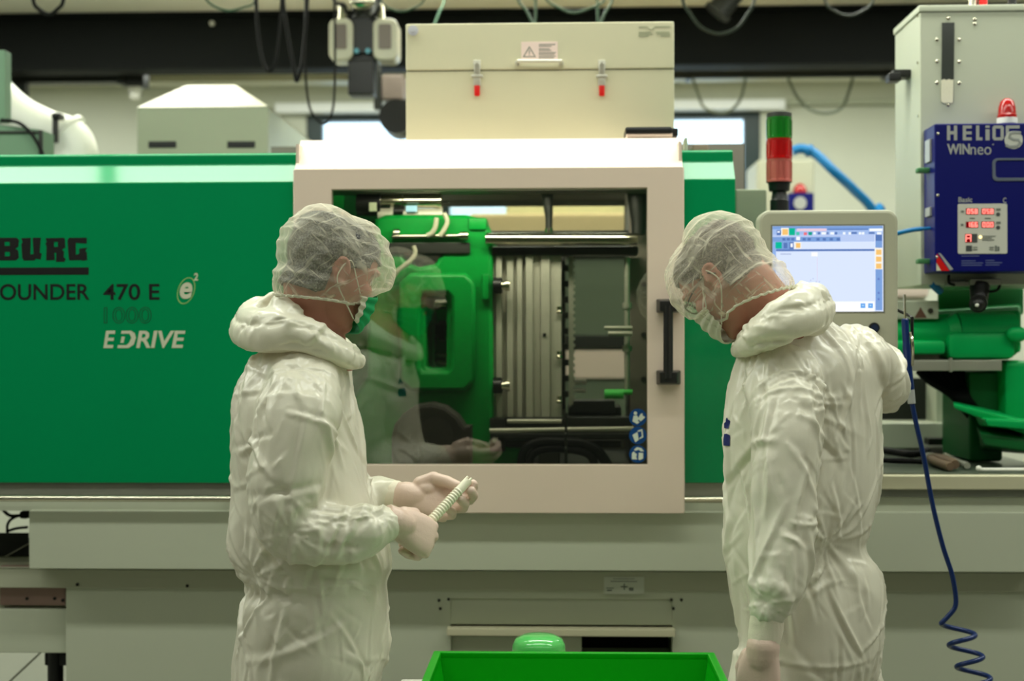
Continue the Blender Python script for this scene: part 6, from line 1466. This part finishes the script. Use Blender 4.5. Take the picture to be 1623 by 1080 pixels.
# ---- right person: leans over the control monitor with the back to the camera
fw2 = Vector((-math.cos(.75), math.sin(.75), 0))
H2 = Head(W(1152, 440, 3.14), math.radians(180 - 40), math.radians(48), math.radians(-6), .93)
hand_l2 = dict(wrist=W(1209, 1030, 2.865), d=(-.12, -.02, -1), nrm=(-.45, -.88, .05), left=True, flex=((18, 22, 14), (20, 24, 16), (24, 28, 18), (28, 30, 20)), thumb=((.022, .030, -.012), (.048, .044, -.022), (.078, .044, -.030), (.102, .040, -.036)))
hand_r2 = dict(wrist=W(1340, 575, 3.48), d=(-.90, .20, .35), nrm=(.1, -.5, .85), left=False, flex=((10, 12, 8), (40, 52, 30), (50, 60, 35), (55, 62, 38)), thumb=((.022, .030, -.012), (.048, .040, -.022), (.076, .030, -.030), (.098, .022, -.034)))
P2c = dict(Y=3.20, yaw=math.radians(40), base=(W(1285, 1080, 3.20).x, 3.20), head=H2, seed=23, stance=.11, fwd=fw2,
    label='person on the right in white coverall bending towards the control monitor', lean=lambda py: -.0,
    logo=(W(0, 682, 3.15).z, (-.985, -.17, 0)),
    torso=((488, 1232, 1308, .8), (505, 1206, 1338, .78), (525, 1186, 1364, .76), (548, 1172, 1386, .74), (575, 1161, 1398, .72), (610, 1150, 1403, .70), (650, 1143, 1405, .70), (700, 1140, 1404, .70), (750, 1141, 1401, .70), (800, 1140, 1394, .70), (838, 1141, 1385, .70), (860, 1143, 1383, .70), (890, 1149, 1400, .72), (930, 1156, 1410, .74), (980, 1162, 1413, .75), (1025, 1160, 1409, .75), (1085, 1158, 1396, .72)),
    sleeves=(((1246, 590, 3.06, .080), (1246, 650, 2.985, .078), (1242, 730, 2.95, .070), (1240, 815, 2.93, .066), (1236, 880, 2.905, .060), (1228, 930, 2.885, .052), (1217, 966, 2.872, .037)),
             ((1352, 562, 3.26, .085), (1384, 578, 3.32, .076), (1405, 598, 3.38, .066), (1396, 596, 3.42, .058), (1370, 586, 3.46, .042))),
    arms=(((1250, 605, 3.06, .052), (1244, 720, 2.955, .046), (1240, 820, 2.93, .042), (1228, 930, 2.89, .034), (1209, 1030, 2.865, .025)), ((1350, 565, 3.26, .052), (1400, 598, 3.38, .042), (1370, 586, 3.45, .032), (1340, 575, 3.48, .025))),
    cuffs=(((1218, 955, 2.873, .0325), (1215, 985, 2.872, .034), (1211, 1012, 2.868, .0315), (1209, 1030, 2.865, .027)), ((1374, 588, 3.46, .036), (1356, 581, 3.47, .035), (1343, 576, 3.478, .031))),
    glove_rings=(((1209.5, 1026, 2.865, .0338), (1209, 1034, 2.865, .0330), (1208.5, 1044, 2.865, .032)), ((1341, 575, 3.48, .030), (1338, 574, 3.482, .0295), (1335, 573, 3.484, .029))),
    hands=(hand_l2, hand_r2), neck=(1238, 520, 3.16), nback=(0, 0, .0),
    hood=((((1177, 536, 3.10, .022), (1200, 519, 3.02, .036), (1236, 497, 2.985, .046), (1268, 481, 3.01, .048), (1288, 470, 3.12, .044), (1284, 466, 3.24, .04), (1248, 480, 3.32, .036), (1200, 512, 3.30, .028), (1176, 535, 3.2, .020)), True),
          (((1270, 440, 3.12, .012), (1270, 455, 3.10, .026), (1278, 474, 3.08, .036), (1282, 492, 3.06, .036)), False), (((1236, 470, 3.06, .010), (1252, 466, 3.07, .020), (1270, 474, 3.06, .030)), False)),
    folds=[(((1205, 610, 2.95), (1235, 588, 2.93), (1262, 590, 2.95), (1290, 620, 2.98), (1312, 665, 3.0)), .012, -.012), (((1312, 665, 3.0), (1306, 710, 3.0), (1290, 745, 2.97), (1287, 790, 2.95)), .012, -.016),
           (((1215, 555, 2.98), (1260, 575, 2.95), (1295, 600, 2.97), (1318, 630, 3.0)), .010, .011), (((1255, 550, 3.0), (1290, 580, 2.97), (1318, 625, 2.99), (1330, 640, 3.0)), .010, .010), (((1300, 540, 3.05), (1330, 585, 3.0), (1345, 620, 3.0), (1362, 690, 3.02)), .012, .010), (((1340, 530, 3.1), (1368, 580, 3.05), (1376, 640, 3.05)), .012, .010),
           (((1200, 630, 2.93), (1194, 700, 2.95), (1192, 780, 2.95), (1188, 860, 2.95)), .012, -.012), (((1345, 880, 3.05), (1310, 845, 3.02), (1285, 825, 2.98)), .011, -.012), (((1345, 885, 3.05), (1300, 888, 3.0), (1270, 890, 2.97)), .011, -.012), (((1345, 890, 3.05), (1300, 930, 3.0), (1265, 962, 2.98), (1240, 975, 2.97)), .011, -.012),
           (((1345, 885, 3.05), (1342, 950, 3.02), (1338, 1060, 3.0)), .009, -.009), (((1350, 880, 3.05), (1372, 860, 3.08), (1384, 835, 3.1)), .010, -.010), (((1352, 892, 3.05), (1375, 915, 3.07), (1385, 935, 3.08)), .010, .010), (((1350, 880, 3.05), (1348, 850, 3.05)), .010, -.010),
           (((1150, 800, 3.1), (1165, 860, 3.05), (1168, 930, 3.05)), .012, .010), (((1290, 800, 2.9), (1298, 830, 2.92), (1286, 850, 2.9)), .012, .012)],
    gathers=(((1343, 884, 3.02), 3, 30, .012, .03, .22), ((1318, 650, 3.0), 4, 16, .010, .03, .20), ((1288, 828, 2.93), 5, 16, .009, .03, .14), ((1216, 955, 2.84), 6, 22, .007, .02, .09), ((1240, 575, 2.96), 8, 12, .007, .03, .16)),
    hood_folds=[(((1185, 535, 3.0), (1225, 528, 2.96), (1270, 510, 2.98)), .010, -.008), (((1235, 475, 3.0), (1255, 485, 2.97), (1262, 500, 2.97)), .008, .008)],
    hair=HAIR2, hair_region=lambda th, z: (z > .07 if math.cos(th) > .55 else (z > .016 + .05 * max(0, math.cos(th)) if abs(math.sin(th)) > .55 and math.cos(th) > -.25 else z > -.060 + .05 * max(0, .5 + math.cos(th)))),
    net_edge=lambda th: .030 * max(0, math.cos(th)) - .088 - .050 * max(0, -math.cos(th)) + .03 * max(0, math.cos(th)) ** 4,
    net_puff=lambda th, z: .014 + .022 * max(0, -math.cos(th)) + .008 * max(0, math.cos(th)),
    mask=(MASKW, MASKW))
p2, _ = person(P2c)
# spectacles of the right person
k = MB()
for e in (-1, 1):
    c = [H2.P((.108, e * .032 + .022 * math.cos(a), .012 + .016 * math.sin(a))) for a in np.linspace(0, 2 * math.pi, 18, endpoint=False)]; k.tube(c, .0016, 6, True)
    k.tube(crv([H2.P((.104, e * .054, .016)), H2.P((.06, e * .08, .014)), H2.P((.0, e * .084, .014)), H2.P((-.02, e * .083, -.004))], 5), .0018, 6)
k.tube([H2.P((.110, -.010, .016)), H2.P((.113, 0, .018)), H2.P((.110, .010, .016))], .0016, 6)
k.build('spectacles', M['black'], p2)
